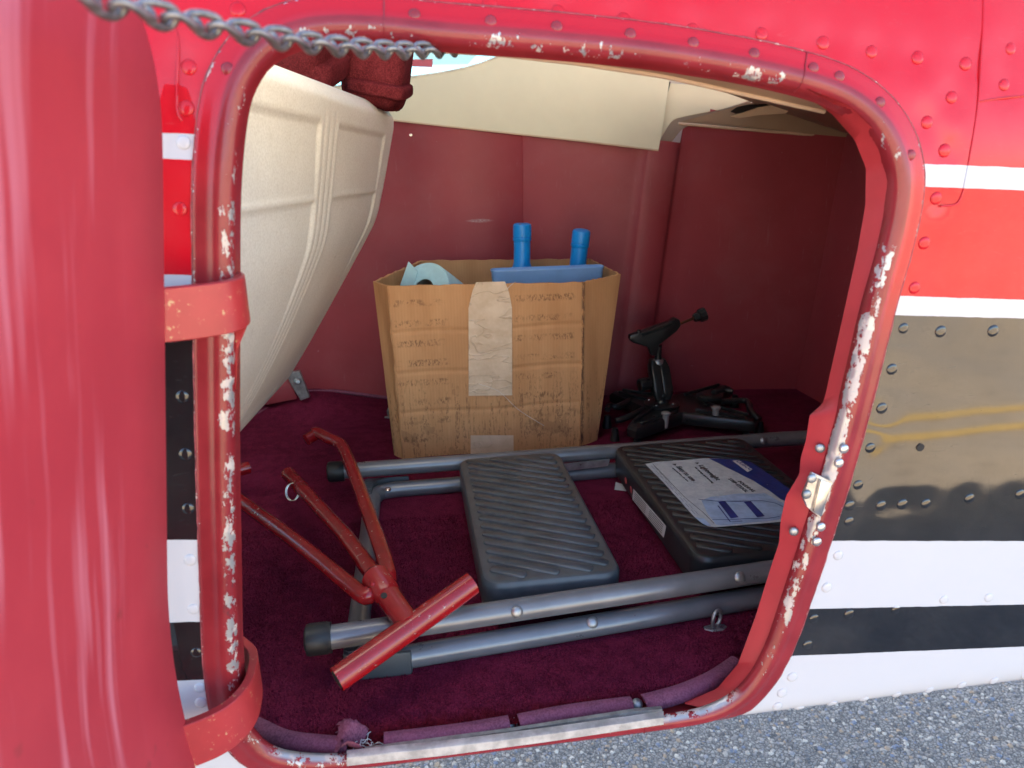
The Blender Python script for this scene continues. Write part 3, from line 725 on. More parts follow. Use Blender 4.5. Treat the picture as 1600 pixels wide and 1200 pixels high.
strap((-0.1629,-0.035,0.0975)[2], .040, [(-.166, .050), (-.152, .032), (-.148, .010), (-.150, -.012), (-.162, -.032), (-.184, -.044), (-.215, -.050), (-.26, -.054)], -.006)
plate('strap_gusset', [(-0.124,0.002,0.3832),(-0.1121,0.002,0.3984),(-0.1157,0.002,0.3865),(-0.1237,0.002,0.3714),(-0.1289,0.002,0.3403)], (-.004, .006, 0), M_STRAP, frame, .0006, 1)

# ------------------------------------------------------------------ cabin interior
def ywall(x): return .990-.125*x
# far side panel: plan profile extruded upwards
prof = [(-1.3, ywall(-1.3)), (-.6, ywall(-.6)), (-.3, ywall(-.3)), (.030, ywall(.03)+.000), (.033, ywall(.033)-.004), (.12, ywall(.12)-.004), (.2355, ywall(.235)-.004), (.2375, ywall(.2375)-.0022), (.2395, ywall(.2395)-.004), (.43, ywall(.43)-.004)]
for k in range(13):
    a = math.pi*k/12; prof.append((.482-.034*math.cos(a), ywall(.48)-.004-.011*math.sin(a)))
prof += [(.528, ywall(.528)+.004), (.56, ywall(.56)+.006), (.70, ywall(.7)+.010), (.855, ywall(.855)+.006)]
V = []; zs = [-.02+.66*k/14 for k in range(15)]
for x, y in prof:
    for z in zs:
        xx = x+(.085*(z-.25) if .40 < x < .6 else (.1*(z-.25) if x > .8 else 0))
        bulge = .004*math.sin(6*z+9*x)
        lean = -.02*max(0, .12-z)**1.0 if x < .4 else 0
        zt = (.585-.118*(x+.03) if x < .522 else .598-.19*(x-.5)); z = -.02+(z+.02)*(zt+.02)/.66
        V.append((xx, y+bulge*.5+lean, z))
side = link('side_panel', V, grid_faces(len(prof), len(zs)), M_VINYL, plane, True, angle=60)
lathe('panel_screw', [(.0032, 0), (.0030, .0012), (.0012, .0018)], (0.0224,0.982,0.5435), (0, -1, 0), M_STEEL, side, 12)
# aft bulkhead panel
V = []; 
for k in range(9):
    y = ywall(.85)+.03-k*.105
    for z in zs: V.append((.853+.1*(z-.25)-.012*k/8+.003*math.sin(k*1.7+z*9), y, z))
link('bulkhead_panel', V, grid_faces(9, len(zs)), M_VINYL, plane)
# cream window trim with the curved window edge along its top
ins = .014
def yt(x, z=.6): return ywall(x)-.012
bot = [(-0.1776,0.958,0.5971),(-0.0737,0.958,0.5817),(0.0031,0.958,0.5707),(0.1677,0.958,0.5504),(0.3455,0.958,0.5292),(0.5014,0.958,0.5087)]
top = [(-0.1746,0.958,0.6269),(-0.0694,0.958,0.6375),(0.0256,0.958,0.6472),(0.0979,0.958,0.656),(0.1527,0.958,0.6671),(0.1944,0.958,0.6815),(0.208,0.958,0.6927),(0.2941,0.958,0.7017),(0.5262,0.958,0.6355)]
bot = resample([(a[0], 0, a[2]) for a in bot], 24); topr = resample([(a[0], 0, a[2]) for a in catmull(top[:7], 4)]+[Vector((.40, 0, .72)), Vector((.505, 0, .66))], 24)
topr[-1] = Vector(((0.5197,0.94,0.6362)[0], 0, (0.5197,0.94,0.6362)[2]+.03))
V = []
for b, t in zip(bot, topr):
    for k in range(5):
        p_ = b.lerp(t, k/4); V.append((p_.x, yt(p_.x)-.004*math.sin(k/4*math.pi), p_.z))
for b in bot: V.append((b.x, yt(b.x)+.012, b.z-.002))
n5 = len(bot)
Fc = grid_faces(n5, 5)
for i in range(n5-1): Fc.append((i*5, (i+1)*5, n5*5+i+1, n5*5+i))
trim = link('window_trim', V, Fc, M_CREAM, plane, True, angle=50)
tube('trim_edge', [(t.x, yt(t.x)-.001, t.z) for t in topr[:17]], .0018, simple('chipped_white_edge', (.75, .74, .70), .5), trim, 6)
tube('trim_edge', [(b.x, yt(b.x)+.002, b.z-.001) for b in bot], .0022, M_CREAMEDGE, trim, 6)
# window pane and placard
link('window_pane', [(-2.4, 1.085, .56), (.46, 1.085, .56), (.46, 1.085, 1.0), (-2.4, 1.085, 1.0)], [(0, 1, 2, 3)], M_GLASS, plane, False)
pl = plate('placard', [(0.0309,1.083,0.6907),(0.076,1.083,0.6919),(0.0752,1.083,0.6763),(0.0301,1.083,0.6776)], (0, .001, 0), M_PLACARD, plane)
# flared end of the trim
fl = [(0.5236,0.925,0.6302),(0.5912,0.925,0.6253),(0.6881,0.925,0.598),(0.6309,0.925,0.5819),(0.558,0.925,0.5696),(0.5322,0.925,0.5639),(0.5174,0.925,0.5452),(0.5005,0.925,0.5144),(0.481,0.925,0.5123),(0.4963,0.925,0.5513)]
plate('trim_flare', fl, (0, .004, 0), M_CREAM, trim, .0008, 1)
e1 = resample(catmull([(0.688,0.922,0.5978),(0.6296,0.922,0.5817),(0.5569,0.922,0.5694),(0.5311,0.922,0.5626),(0.5164,0.922,0.5439),(0.4996,0.922,0.5131)], 4), 30); e2 = resample(catmull([(0.6929,0.928,0.5899),(0.6383,0.928,0.5713),(0.5758,0.928,0.5553),(0.5526,0.928,0.546),(0.5389,0.928,0.5307),(0.5215,0.928,0.5105)], 4), 30)
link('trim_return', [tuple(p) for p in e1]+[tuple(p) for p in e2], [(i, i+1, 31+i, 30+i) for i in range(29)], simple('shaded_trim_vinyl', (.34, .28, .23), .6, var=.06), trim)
plate('trim_gap_shade', [(0.512,0.918,0.633),(0.521,0.918,0.6319),(0.5146,0.918,0.6067),(0.5078,0.918,0.586)], (0, .002, 0), M_DARK, trim)  # thin dark plate put where the gap is only in shade
# headliner: aft ceiling, and the lip along the door top
cl = [(.46, .955, .560), (.97, .89, .519), (.97, .04, .575), (.40, .04, .605), (.40, .5, .60), (.46, .80, .585)]
ceil = link('ceiling_panel', [(0.5377,0.925,0.558), (0.9081,0.885,0.5235), (1.05, .885, .52), (1.05, .05, .60), (.05, .05, .625), (.20, .5, .66), (0.6818,0.9,0.5928)], [(0, 1, 2, 3, 4, 5, 6)], M_TAN, plane, False)
tube('ceiling_edge', [(0.5337,0.9,0.5557),(0.6516,0.9,0.5451),(0.7862,0.9,0.5339),(0.9179,0.9,0.5226)], .003, M_CREAMEDGE, ceil, 8)
vent = plate('vent_slot_shade', [(0.5583,0.72,0.5662),(0.5692,0.72,0.5732),(0.5918,0.72,0.5771),(0.6239,0.72,0.5779),(0.6221,0.72,0.5728),(0.5903,0.72,0.5669),(0.5677,0.72,0.563)], (0, .002, .001), M_DARK, ceil)  # flat dark plate painted as the shaded inside of the slot
plate('vent_flap', [(0.5488,0.7,0.5581),(0.5698,0.7,0.5629),(0.5974,0.7,0.5717),(0.6254,0.7,0.5755),(0.6547,0.7,0.5693),(0.6474,0.7,0.5612),(0.6041,0.7,0.5596),(0.5648,0.7,0.5549)], (0, .003, .001), M_CREAMEDGE, ceil, .0008, 1)
hl_top = [(-0.0324,0.034,0.5858),(0.038,0.034,0.5804),(0.1068,0.034,0.5756),(0.1785,0.034,0.5698),(0.2383,0.034,0.5619),(0.2956,0.034,0.551),(0.3399,0.034,0.5333)]
hl_bot = [(-0.0354,0.075,0.5833),(0.0115,0.075,0.5791),(0.0796,0.075,0.5756),(0.1399,0.075,0.5693),(0.2132,0.075,0.5594),(0.279,0.075,0.5462),(0.3524,0.075,0.5318)]
V = []
ht = resample([Vector(p) for p in hl_top], 30); hb = resample([Vector(p) for p in hl_bot], 30)
for a, b in zip(ht, hb):
    for k in range(5):
        f = k/4; p_ = a.lerp(b, f); p_.z += .004*math.sin(f*math.pi); V.append(p_)
hl = link('headliner_lip', V, grid_faces(30, 5), M_TAN, plane)
tube('lip_piping', [(b.x, b.y, b.z) for b in hb], .0022, M_CREAMEDGE, hl, 8)
# unseen lining inside the near side wall, added off-white to bounce light, round the door opening
V = []; nr_ = 8
for i in range(NO):
    p = outl[i]+nor[i]*.020; d = (p-cen).normalized()
    ks = []
    if d.x > 1e-6: ks.append((1.0-p.x)/d.x)
    if d.x < -1e-6: ks.append((-2.0-p.x)/d.x)
    if d.z > 1e-6: ks.append((1.0-p.z)/d.z)
    if d.z < -1e-6: ks.append((-.015-p.z)/d.z)
    K = max(.004, min(ks))
    for k in range(nr_):
        q = p+d*K*k/(nr_-1); a = skin_pt(q.x, max(q.z, -.01), -.040); V.append(a)
link('near_bounce_lining', V, [f_ for k_, f_ in enumerate(grid_faces(NO, nr_, True)) if nor[k_//(nr_-1)].z > -.25], M_LINING, plane)

# ------------------------------------------------------------------ carpet
carpet = thing('carpet', 'burgundy carpet on the baggage floor with torn edge binding', 'carpet')
fe = catmull([(-0.1779,0.03,0.0313),(-0.1601,0.03,0.0204),(-0.1317,0.03,0.0006),(-0.0817,0.03,-0.0136),(-0.0351,0.03,-0.0141),(0.07,0.03,-0.0122),(0.1907,0.03,-0.0057),(0.2624,0.03,0.0076),(0.2969,0.03,0.029),(0.3105,0.03,0.0616)], 5)
FE = [((-0.2038,0.0782,0.0)[0]-.03, (-0.2038,0.0782,0.0)[1]+.03)]+[(p[0], p[1]) for p in [(-0.1823,0.0645,0.0),(-0.1574,0.049,0.0),(-0.126,0.0289,0.0),(-0.0796,0.0152,0.0),(-0.0342,0.0146,0.0),(0.0683,0.0167,0.0),(0.1885,0.0237,0.0),(0.2374,0.0315,0.0),(0.2791,0.045,0.0),(0.316,0.0664,0.0),(0.3575,0.1081,0.0)]]
FE = [(p.x, p.y) for p in resample(catmull([(a, b, 0) for a, b in FE], 6), 70)]
FE = [(-.9, .12)]+[(-.3, .10)]+FE+[(.40, .125), (.95, .13)]
FE = [(p.x, p.y) for p in resample([(a, b, 0) for a, b in FE], 160)]
NV = 90; V = []
for i, (x, y) in enumerate(FE):
    ye = 1.16-.125*max(-.6, x)
    for j in range(NV):
        f = (j/(NV-1))**1.3; yy = y+(ye-y)*f
        d = yy-y
        z = -.005*math.exp(-d/.012)
        curl = math.exp(-((x+.21)/.09)**2)*smooth01(.86, .99, yy)*.028
        z += .0012*math.sin(21*x+5*yy)*math.sin(17*yy)+curl+random.uniform(-.0002, .0002)
        V.append((x, yy, z+.003))
link('pile', V, grid_faces(160, NV), M_CARPET, carpet)
# short tufts stand along the front edge and through the lit front strip of the pile
def tufts():
    V = []; Fc = []; rnd = random.random
    for i in range(52000):
        x = -.26+.66*rnd(); y = .012+.42*rnd()**1.25
        if y < .03 and (x < -.1 or x > .25): continue
        k = min(range(0, 160, 4), key=lambda q: abs(FE[q][0]-x))
        if y < FE[k][1]+.001: y = FE[k][1]+.012*rnd()
        h = .0022+.0018*rnd(); a = 6.28*rnd(); w = .0006; lx, ly = .002*(rnd()-.5), .002*(rnd()-.5)
        z0 = -.005*math.exp(-(y-FE[k][1])/.012)+.0012*math.sin(21*x+5*y)*math.sin(17*y)+.0026
        o = len(V); V += [(x-w*math.cos(a), y-w*math.sin(a), z0), (x+w*math.cos(a), y+w*math.sin(a), z0), (x+lx, y+ly, z0+h)]
        Fc.append((o, o+1, o+2))
    me = bpy.data.meshes.new('pile_tufts'); me.from_pydata(V, [], Fc); me.materials.append(M_CARPET)
    o = bpy.data.objects.new('pile_tufts', me); C.objects.link(o); o.parent = carpet; o['kind'] = 'stuff'
tufts()
def binding(pts, w=.0105):
    P = resample(catmull([Vector(p) for p in pts], 8), 46); V = []
    n = len(P)
    for k, p_ in enumerate(P):
        t = (P[min(k+1, n-1)]-P[max(k-1, 0)]).normalized(); out = Vector((t.y, -t.x, 0)).normalized()
        j = random.uniform(-.0005, .0005)
        for d, z in ((-.0055, .0024), (-.001, .0036), (.004, .0030), (w*.72, .0002), (w*.95+j, -.0065), (w*.90+j, -.0072), (w*.62, -.0018), (0, .0012), (-.0055, .0016)):
            V.append(p_+out*d+Vector((0, 0, z)))
    v, f = loft_geo([V[9*k:9*k+9] for k in range(n)])
    return link('edge_binding', v, f, M_BIND, carpet, True, angle=60)
binding([(-0.1819,0.0634,0.001),(-0.1639,0.0538,0.001),(-0.1349,0.0332,0.001),(-0.1025,0.0217,0.001),(-0.0767,0.0159,0.001)])
binding([(-0.0455,0.0154,0.001),(-0.0111,0.0152,0.001),(0.0297,0.0155,0.001),(0.0685,0.018,0.001)])
binding([(0.0775,0.0181,0.001),(0.1146,0.0219,0.001),(0.152,0.0234,0.001),(0.1878,0.0235,0.001)])
binding([(0.1994,0.0242,0.001),(0.2372,0.0312,0.001),(0.2754,0.0443,0.001),(0.3113,0.0639,0.001)])
# frayed ends
def fray(name, c, n, ln, r, mat, up=.6, sd=1):
    random.seed(sd); parts = []
    for i in range(n):
        a = random.uniform(0, 6.28); p0 = Vector(c)+Vector((random.uniform(-.008, .008), random.uniform(-.004, .004), 0))
        d = Vector((math.cos(a), math.sin(a)*.6-.3, random.uniform(.0, up))).normalized()*ln*random.uniform(.5, 1)
        m = p0+d*.5+Vector((0, 0, random.uniform(0, .004)))
        parts.append(tube_geo(catmull([p0, m, p0+d+Vector((0, 0, -.002))], 4), r, 5))
    v, f = join_geo(parts); return link(name, v, f, mat, carpet)
fray('frayed_thread', (-0.0619,0.0166,-0.004), 34, .014, .00035, M_ROPE, .7, 3)
fray('frayed_thread', (-0.0772,0.0237,0.001), 40, .010, .0004, M_BIND, 1.2, 5)
fray('frayed_thread', (0.0697,0.0226,-0.004), 16, .008, .0003, M_ROPE, .6, 9)
V = []
for i in range(12):
    for j in range(9):
        a, b = i/11-.5, j/8-.5
        V.append(Vector((-0.0762,0.0178,0.002))+Vector((.026*a+.004*math.sin(9*b), .030*b, .006*math.sin(5*a+2)+.007*math.sin(7*b)+random.uniform(-.0015, .0015)+.004)))
link('torn_binding', V, [f_ for f_ in grid_faces(12, 9) if random.random() > .05], M_BIND, carpet)
lathe('edge_snap', [(.0055, 0), (.0055, .002), (.003, .0042), (.001, .0045)], (0.1935,0.0249,-0.004), (0, -.5, 1), M_ZINC, carpet, 14)
lathe('edge_snap', [(.0042, 0), (.0042, .002), (.0022, .0036)], (0.07,0.0207,-0.006), (0, -.6, 1), M_ZINC, carpet, 14)
tube('rear_binding', [Vector(p)+Vector((0, 0, .003)) for p in ((-.33, .93, .002), (-.28, .985, .008), (-.23, 1.0, .026), (-.17, 1.0, .024), (-.10, .998, .01), (-.05, .99, .002))], .004, M_BIND, carpet, 8)

# ------------------------------------------------------------------ seats at the left
seat = thing('passenger_seat', 'cream plastic seat back beside the box, reclined behind the door', 'seat')
Fp = catmull([(0.0025,0.72,0.5738),(-0.0098,0.72,0.5227),(-0.0264,0.72,0.4584),(-0.0411,0.72,0.4098),(-0.0603,0.72,0.3751),(-0.1035,0.72,0.3064),(-0.1526,0.72,0.2297),(-0.1825,0.72,0.1841),(-0.2127,0.72,0.14)], 8)
Np = catmull([Vector(p) for p in ((-.118, .10, .586), (-.124, .10, .53), (-.132, .10, .465), (-.140, .10, .412), (-.152, .10, .375), (-.182, .10, .305), (-.220, .10, .235), (-.285, .10, .137))], 8)
NU, NVs = 190, 150
Fp = resample(Fp, NVs); Np = resample(Np, NVs)
def box_step(u, v, u0, u1, v0, v1, e=.012):
    return smooth01(u0-e, u0+e, u)*(1-smooth01(u1-e, u1+e, u))*smooth01(v0-e*.8, v0+e*.8, v)*(1-smooth01(v1-e*.8, v1+e*.8, v))
def seat_h(u, v):
    h = 0
    for u0, u1 in ((-.3, .355), (.475, .885)):
        h -= .0034*box_step(u, v, u0, u1, .088, .250, .0045)*(1-.55*smooth01(.10, .26, v))
        h -= .0034*box_step(u, v, u0, u1, .262, .93, .0045)*(1-.75*smooth01(.28, .62, v))
    for c in (.382, .415, .448):
        h -= .0016*math.exp(-((u-c)/.004)**2)*smooth01(.04, .10, v)
    h -= .0012*math.exp(-((u-.92)/.004)**2)*smooth01(.12, .2, v)
    e = min(1-u, 1)*.62; v_ = v*.5
    # rolled edges at the top and the outer side
    h -= .020*(1-min(1, e/.022))**2 if e < .022 else 0
    h -= .020*(1-min(1, v_/.020))**2 if v_ < .020 else 0
    h -= .012*(1-min(1, (1-v)*.5/.012))**2 if (1-v)*.5 < .012 else 0
    return h
base = [[Np[j].lerp(Fp[j], i/(NU-1)) for j in range(NVs)] for i in range(NU)]
V = []
for i in range(NU):
    u = i/(NU-1)
    for j in range(NVs):
        v = j/(NVs-1); a = base[min(i+1, NU-1)][j]-base[max(i-1, 0)][j]; b = base[i][min(j+1, NVs-1)]-base[i][max(j-1, 0)]
        nn = b.cross(a).normalized()
        if nn.x < 0: nn = -nn
        p_ = base[i][j].copy()
        # rounded outer top corner
        cu, cv = (1-u)*.62, v*.5; r = .035
        if cu < r and cv < r:
            dx, dy = r-cu, r-cv; dd = math.hypot(dx, dy); m = max(dx, dy)
            if dd > 1e-6:
                k = m/dd; ncu, ncv = r-dx*k, r-dy*k
                uu, vv = 1-ncu/.62, ncv/.5
                fi, fj = uu*(NU-1), vv*(NVs-1); ii, jj = min(int(fi), NU-2), min(int(fj), NVs-2); fi -= ii; fj -= jj
                p_ = base[ii][jj].lerp(base[ii+1][jj], fi).lerp(base[ii][jj+1].lerp(base[ii+1][jj+1], fi), fj)
        V.append(p_+nn*seat_h(u, v))
bs = link('seat_back_shell', V, grid_faces(NU, NVs), M_SEAT, seat)
sol = bs.modifiers.new('thickness', 'SOLIDIFY'); sol.thickness = .03; sol.offset = -1
# check which way is inward: push the thickness forward (negative x)
sol.offset = 1 if bs.data.polygons[len(bs.data.polygons)//2].normal.x < 0 else -1
def cushion(name, c, half, rot, mat, parent, bulge=.25, seams=()):
    V = []; nu, nv = 40, 26
    Rm = Matrix.Rotation(rot[2], 3, 'Z') @ Matrix.Rotation(rot[1], 3, 'Y') @ Matrix.Rotation(rot[0], 3, 'X')
    for i in range(nu):
        a = 2*math.pi*i/nu
        for j in range(nv):
            b = -math.pi/2+math.pi*j/(nv-1); e = .42
            f = lambda w, m: math.copysign(abs(w)**m, w)
            x = f(math.cos(b), e)*f(math.cos(a), e); y = f(math.cos(b), e)*f(math.sin(a), e); z = f(math.sin(b), e)
            for s_, wd_ in seams:
                q = math.exp(-((y-s_)/wd_)**2); x *= 1-.07*q; z *= 1-.06*q
            w = 1+.025*math.sin(9*y+4*z)*math.sin(7*x+3)
            p_ = Vector((x*half[0]*w, y*half[1]*w, z*half[2]*w)); V.append(Vector(c)+Rm @ p_)
    return link(name, V, grid_faces(nu, nv, True), mat, parent)
hr = cushion('headrest', (-0.0226,0.63,0.638), (.045, .052, .068), (0, .20, -.15), M_VELOUR, seat, seams=((-.4, .07), (.5, .07)))
hr['label'] = 'maroon velour headrest on two steel posts'
cushion('headrest_hem', (-0.0232,0.62,0.5993), (.044, .052, .011), (.15, .20, -.15), M_VELOUR, hr)
for q, q2 in (((-0.0433,0.62,0.5874), (-0.0446,0.62,0.6063)), ((-0.0196,0.64,0.579), (-0.0208,0.64,0.6019))):
    tube('headrest_post', [Vector(q)-Vector((0, 0, .012)), q2], .003, M_STEEL, hr, 8)
ar = cushion('seat_cushion_corner', (-0.1239,0.56,0.6499), (.05, .075, .045), (.34, .25, -.2), M_VELOUR, seat, seams=((.35, .1),))
cushion('cushion_roll', (-0.0992,0.55,0.6182), (.030, .055, .017), (.30, .25, -.2), M_VELOUR, ar)
# seat foot
br = plate('seat_bracket', [(-0.2548,0.93,0.0906),(-0.2269,0.93,0.0944),(-0.2122,0.93,0.0377),(-0.2306,0.93,0.032),(-0.2451,0.93,0.063)], (0, .012, 0), M_ZINC, seat, .001, 1)
lathe('bracket_bolt', [(.007, 0), (.007, .006), (.004, .009)], (-0.2339,0.929,0.0735), (.4, -1, .2), M_ZINC, br, 8)
plate('seat_base', [(-0.3111,0.945,0.0679),(-0.2504,0.945,0.0806),(-0.2378,0.945,0.0303),(-0.3038,0.945,0.0207)], (-.03, .05, 0), M_VINYL, seat, .004, 2)

# ------------------------------------------------------------------ cardboard box
box = thing('cardboard_box', 'tall brown cardboard box with paper tape holding bottles and paper', 'box')
top6 = [(-0.0571,0.695,0.3064), (-0.0326,0.66,0.3038), (0.2917,0.66,0.2969), (0.3676,0.7,0.302), (0.3554,0.875,0.3065), (0.0247,0.875,0.3146)]
bot6 = [(-0.0418,0.6775,0.001), (-0.0252,0.6571,0.001), (0.2861,0.6552,0.001), (0.3245,0.676,0.001), (.325, .87, .001), (-.035, .87, .001)]
names = ['box_corner_panel', 'box_front_panel', 'box_corner_panel', 'box_side_panel', 'box_back_panel', 'box_side_panel']
th = .0045
for k in range(6):
    a0, a1, b0_, b1_ = map(Vector, (bot6[k], bot6[(k+1) % 6], top6[k], top6[(k+1) % 6]))
    nu, nv = 40, 110; V = []; cenb = Vector((.14, .77, .15))
    nn = (a1-a0).cross(b0_-a0).normalized()
    if nn.dot(cenb-a0) > 0: nn = -nn
    outer = []; inner = []
    for i in range(nu):
        u = i/(nu-1)
        for j in range(nv):
            v = j/(nv-1); p_ = a0.lerp(a1, u).lerp(b0_.lerp(b1_, u), v)
            h = .0015*math.sin(3.1*u+5*v)*math.sin(math.pi*u)
            if k == 1:
                for cz in (.225, .155, .085):
                    h -= .0022*math.exp(-((p_.z-cz-.002*math.sin(9*u))/.0030)**2)
                h -= .0012*math.exp(-((u-.27-.02*v*math.sin(8*v))/.010)**2)*smooth01(.45, .6, v)
                h -= .0010*math.exp(-((u-.87)/.008)**2)
            edge = .0012*math.sin(40*u+k)*random.random() if j == nv-1 else 0
            if j == nv-1: p_ = p_+Vector((0, 0, edge))
            outer.append(p_+nn*h); inner.append(p_+nn*(h-th))
    V = outer+inner; N_ = nu*nv
    Fc = grid_faces(nu, nv)+[tuple(reversed([q+N_ for q in f_])) for f_ in grid_faces(nu, nv)]
    for i in range(nu-1):
        Fc.append((i*nv+nv-1, (i+1)*nv+nv-1, N_+(i+1)*nv+nv-1, N_+i*nv+nv-1)); Fc.append((i*nv, N_+i*nv, N_+(i+1)*nv, (i+1)*nv))
    for j in range(nv-1):
        Fc.append((j, j+1, N_+j+1, N_+j)); a_ = (nu-1)*nv; Fc.append((a_+j, N_+a_+j, N_+a_+j+1, a_+j+1))
    o = link(names[k], V, Fc, M_CARD, box, True, angle=50)
    o.data.materials.append(M_CARDIN)
    for q in o.data.polygons:
        if all(vi >= N_ for vi in q.vertices): q.material_index = 1
link('box_floor', [Vector(p)+Vector((0, 0, .004)) for p in bot6], [(0, 1, 2, 3, 4, 5)], M_CARDIN, box, False)
# torn vertical corner edges
tube('torn_edge', [Vector(bot6[1]).lerp(Vector(top6[1]), k/24)+Vector((random.uniform(-.0012, .0012)-.001, -.0008, 0)) for k in range(25)], [.0012+.001*random.random() for _ in range(25)], M_CARDIN, box, 6)
tube('torn_edge', [Vector(bot6[2]).lerp(Vector(top6[2]), k/24)+Vector((random.uniform(-.0012, .0012), -.0006, 0)) for k in range(25)], [.0008+.0009*random.random() for _ in range(25)], M_CARD, box, 6)
def tape(pts):
    P = [Vector(p) for p in pts]; cx = sum((p.x for p in P))/len(P)
    L, Rr = P[:len(P)//2], P[len(P)//2:][::-1]
    L = resample(L, 40); Rr = resample(Rr, 40); V = []
    for a, b in zip(L, Rr):
        for k in range(14):
            p_ = a.lerp(b, k/13)
            # lie on the front panel, following its creases
            wr = .0005*math.sin(240*p_.z+30*p_.x)*math.exp(-((p_.z-.22)/.035)**2)+.00025*random.random()
            V.append((p_.x, .6530+.016*p_.z-wr, p_.z))
    return link('paper_tape', V, grid_faces(40, 14), M_TAPE, box)
tape([(0.1105,0.657,0.3047),(0.1037,0.657,0.2902),(0.0964,0.657,0.2617),(0.0912,0.657,0.1106),(0.1665,0.657,0.107),(0.1691,0.657,0.2606),(0.1642,0.657,0.2877),(0.1581,0.657,0.3039)])
tape([(0.0921,0.657,0.0389),(0.0907,0.657,-0.0019),(0.167,0.657,0.0007),(0.1675,0.657,0.0335)])
random.seed(21)
v, f = tube_geo(catmull([(0.1608,0.655,0.2914),(0.1694,0.655,0.2995),(0.1759,0.655,0.3035)], 4), .0004, 4); v2, f2 = tube_geo(catmull([(0.1092,0.6545,0.131),(0.144,0.6545,0.115),(0.1769,0.6545,0.0802),(0.222,0.6545,0.0473)], 5), .0004, 4)
gv, gf = join_geo([(v, f), (v2, f2)]); link('loose_fibre', gv, gf, M_ROPE, box)

# blue tub with two bottles, paper roll
tub = thing('plastic_tub', 'periwinkle blue plastic tub inside the cardboard box, in front of the blue bottles', 'tub')
tc = ((.147+.343)/2, .738); hx, hy = .1005, .013
def tl(sx, z, r=.0085): return [(tc[0]+a, tc[1]+b, z) for a, b in rrect(hx-sx, hy-sx*.6, max(.001, r-sx*.6))]
TZ = .313
v, f = loft_geo([tl(.010, .03), tl(.003, TZ-.030), tl(.001, TZ-.006), tl(0, TZ-.004), tl(-.0008, TZ-.001), tl(.0005, TZ), tl(.002, TZ-.001), tl(.004, TZ-.02)], True, True)
link('tub_wall', v, f, M_PERI, tub, True, angle=50)
for nm, base_, tip_, lab in (('blue_bottle', (.205, .805, .05), (0.2107,0.8,0.3846), 'azure plastic bottle standing upright behind the tub, nearer the paper roll'), ('blue_bottle', (.296, .835, .05), (0.3199,0.795,0.3704), 'azure plastic bottle tilted behind the tub, farther from the paper roll')):
    bt = thing(nm, lab, 'bottle', 'blue bottles in the box')
    B, T = Vector(base_), Vector(tip_); L = (T-B).length; d = (T-B)
    lathe('bottle_body', [(.010, 0), (.038, .003), (.040, .01), (.040, L-.115), (.036, L-.100), (.025, L-.088), (.0175, L-.078), (.0152, L-.070), (.0152, L-.030)], B, d, M_BLUE, bt, 32, 60)
    cp = lathe('bottle_cap', [(.0160, L-.031), (.0168, L-.030), (.0168, L-.0250), (.0155, L-.0243), (.0155, L-.0236), (.0166, L-.0228), (.0166, L-.005), (.0155, L-.0015), (.0125, L), (.006, L+.0004)], B, d, M_BLUE, bt, 32, 40)
roll = thing('paper_roll', 'light blue paper roll lying tilted in the cardboard box', 'paper roll')
rc = Vector((.026, .735, .283)); rd = Vector((-.42, -.62, .42)).normalized()
v, f = loft_geo([[axis_M(rc, rd) @ Vector((r*math.cos(6.2832*k/40), r*math.sin(6.2832*k/40), z)) for k in range(40)] for r, z in ((.018, -.10), (.050, -.10), (.0505, -.05), (.050, -.002), (.049, 0), (.0195, .0005), (.019, -.001), (.018, -.10))], False, False)
link('paper_winding', v, f, M_PAPERBLUE, roll, True, angle=40)
v, f = loft_geo([[axis_M(rc, rd) @ Vector((r*math.cos(6.2832*k/28), r*math.sin(6.2832*k/28), z)) for k in range(28)] for r, z in ((.0188, -.001), (.0188, -.09), (.017, -.09), (.017, -.001))], False, False)
link('card_core', v, f, M_CORE, roll)
plate('loose_sheet', [(-0.0141,0.75,0.2892),(0.0027,0.75,0.3297),(0.0171,0.75,0.3125),(0.009,0.75,0.286)], (.001, .002, 0), M_PAPERBLUE, roll)

# ------------------------------------------------------------------ folding step stool
stool = thing('step_stool', 'folded grey step stool with two black treads lying on the carpet', 'step stool')
RR = .0121; ZA, ZB = .046, .0135
af = [(-.108, .109), (.0, .117), (.2, .133), (.40, .150), (.62, .170)]
P = [Vector((x, y, ZA)) for x, y in af]
# outer frame: one tube bent round behind the jamb
ab = [(-.125, .522), (.1, .522), (.35, .522), (.60, .522)]
Pf = catmull([(x, y, ZA) for x, y in af], 6); Pb = catmull([(x, y, ZA) for x, y in ab], 6)
bend = catmull([(.62, .170, ZA), (.665, .180, ZA), (.690, .22, ZA), (.692, .35, ZA), (.688, .47, ZA), (.66, .513, ZA), (.60, .522, ZA)], 6)
tube('outer_frame', Pf[:-1]+bend+Pb[::-1][1:], RR, M_RAIL, stool, 18)
lf = [(.56, .168, ZB), (.391, .150, ZB), (.15, .126, ZB), (.0, .112, ZB), (-.045, .108, ZB), (-.066, .114, ZB), (-.075, .140, ZB), (-.074, .25, ZB), (-.072, .45, ZB), (-.068, .492, ZB), (-.045, .510, ZB), (.05, .512, ZB), (.305, .521, ZB), (.49, .522, ZB)]
tube('inner_frame', catmull(lf, 7), RR, M_RAIL, stool, 18)
for x, y in (( -.108, .109), (-.125, .522)):
    lathe('foot_cap', [(.010, -.002), (.0150, .0), (.0158, .003), (.0158, .020), (.0150, .021), (.0150, .024)], (x-.012, y, ZA), (1, .03, 0), M_RUBBER, stool, 22)
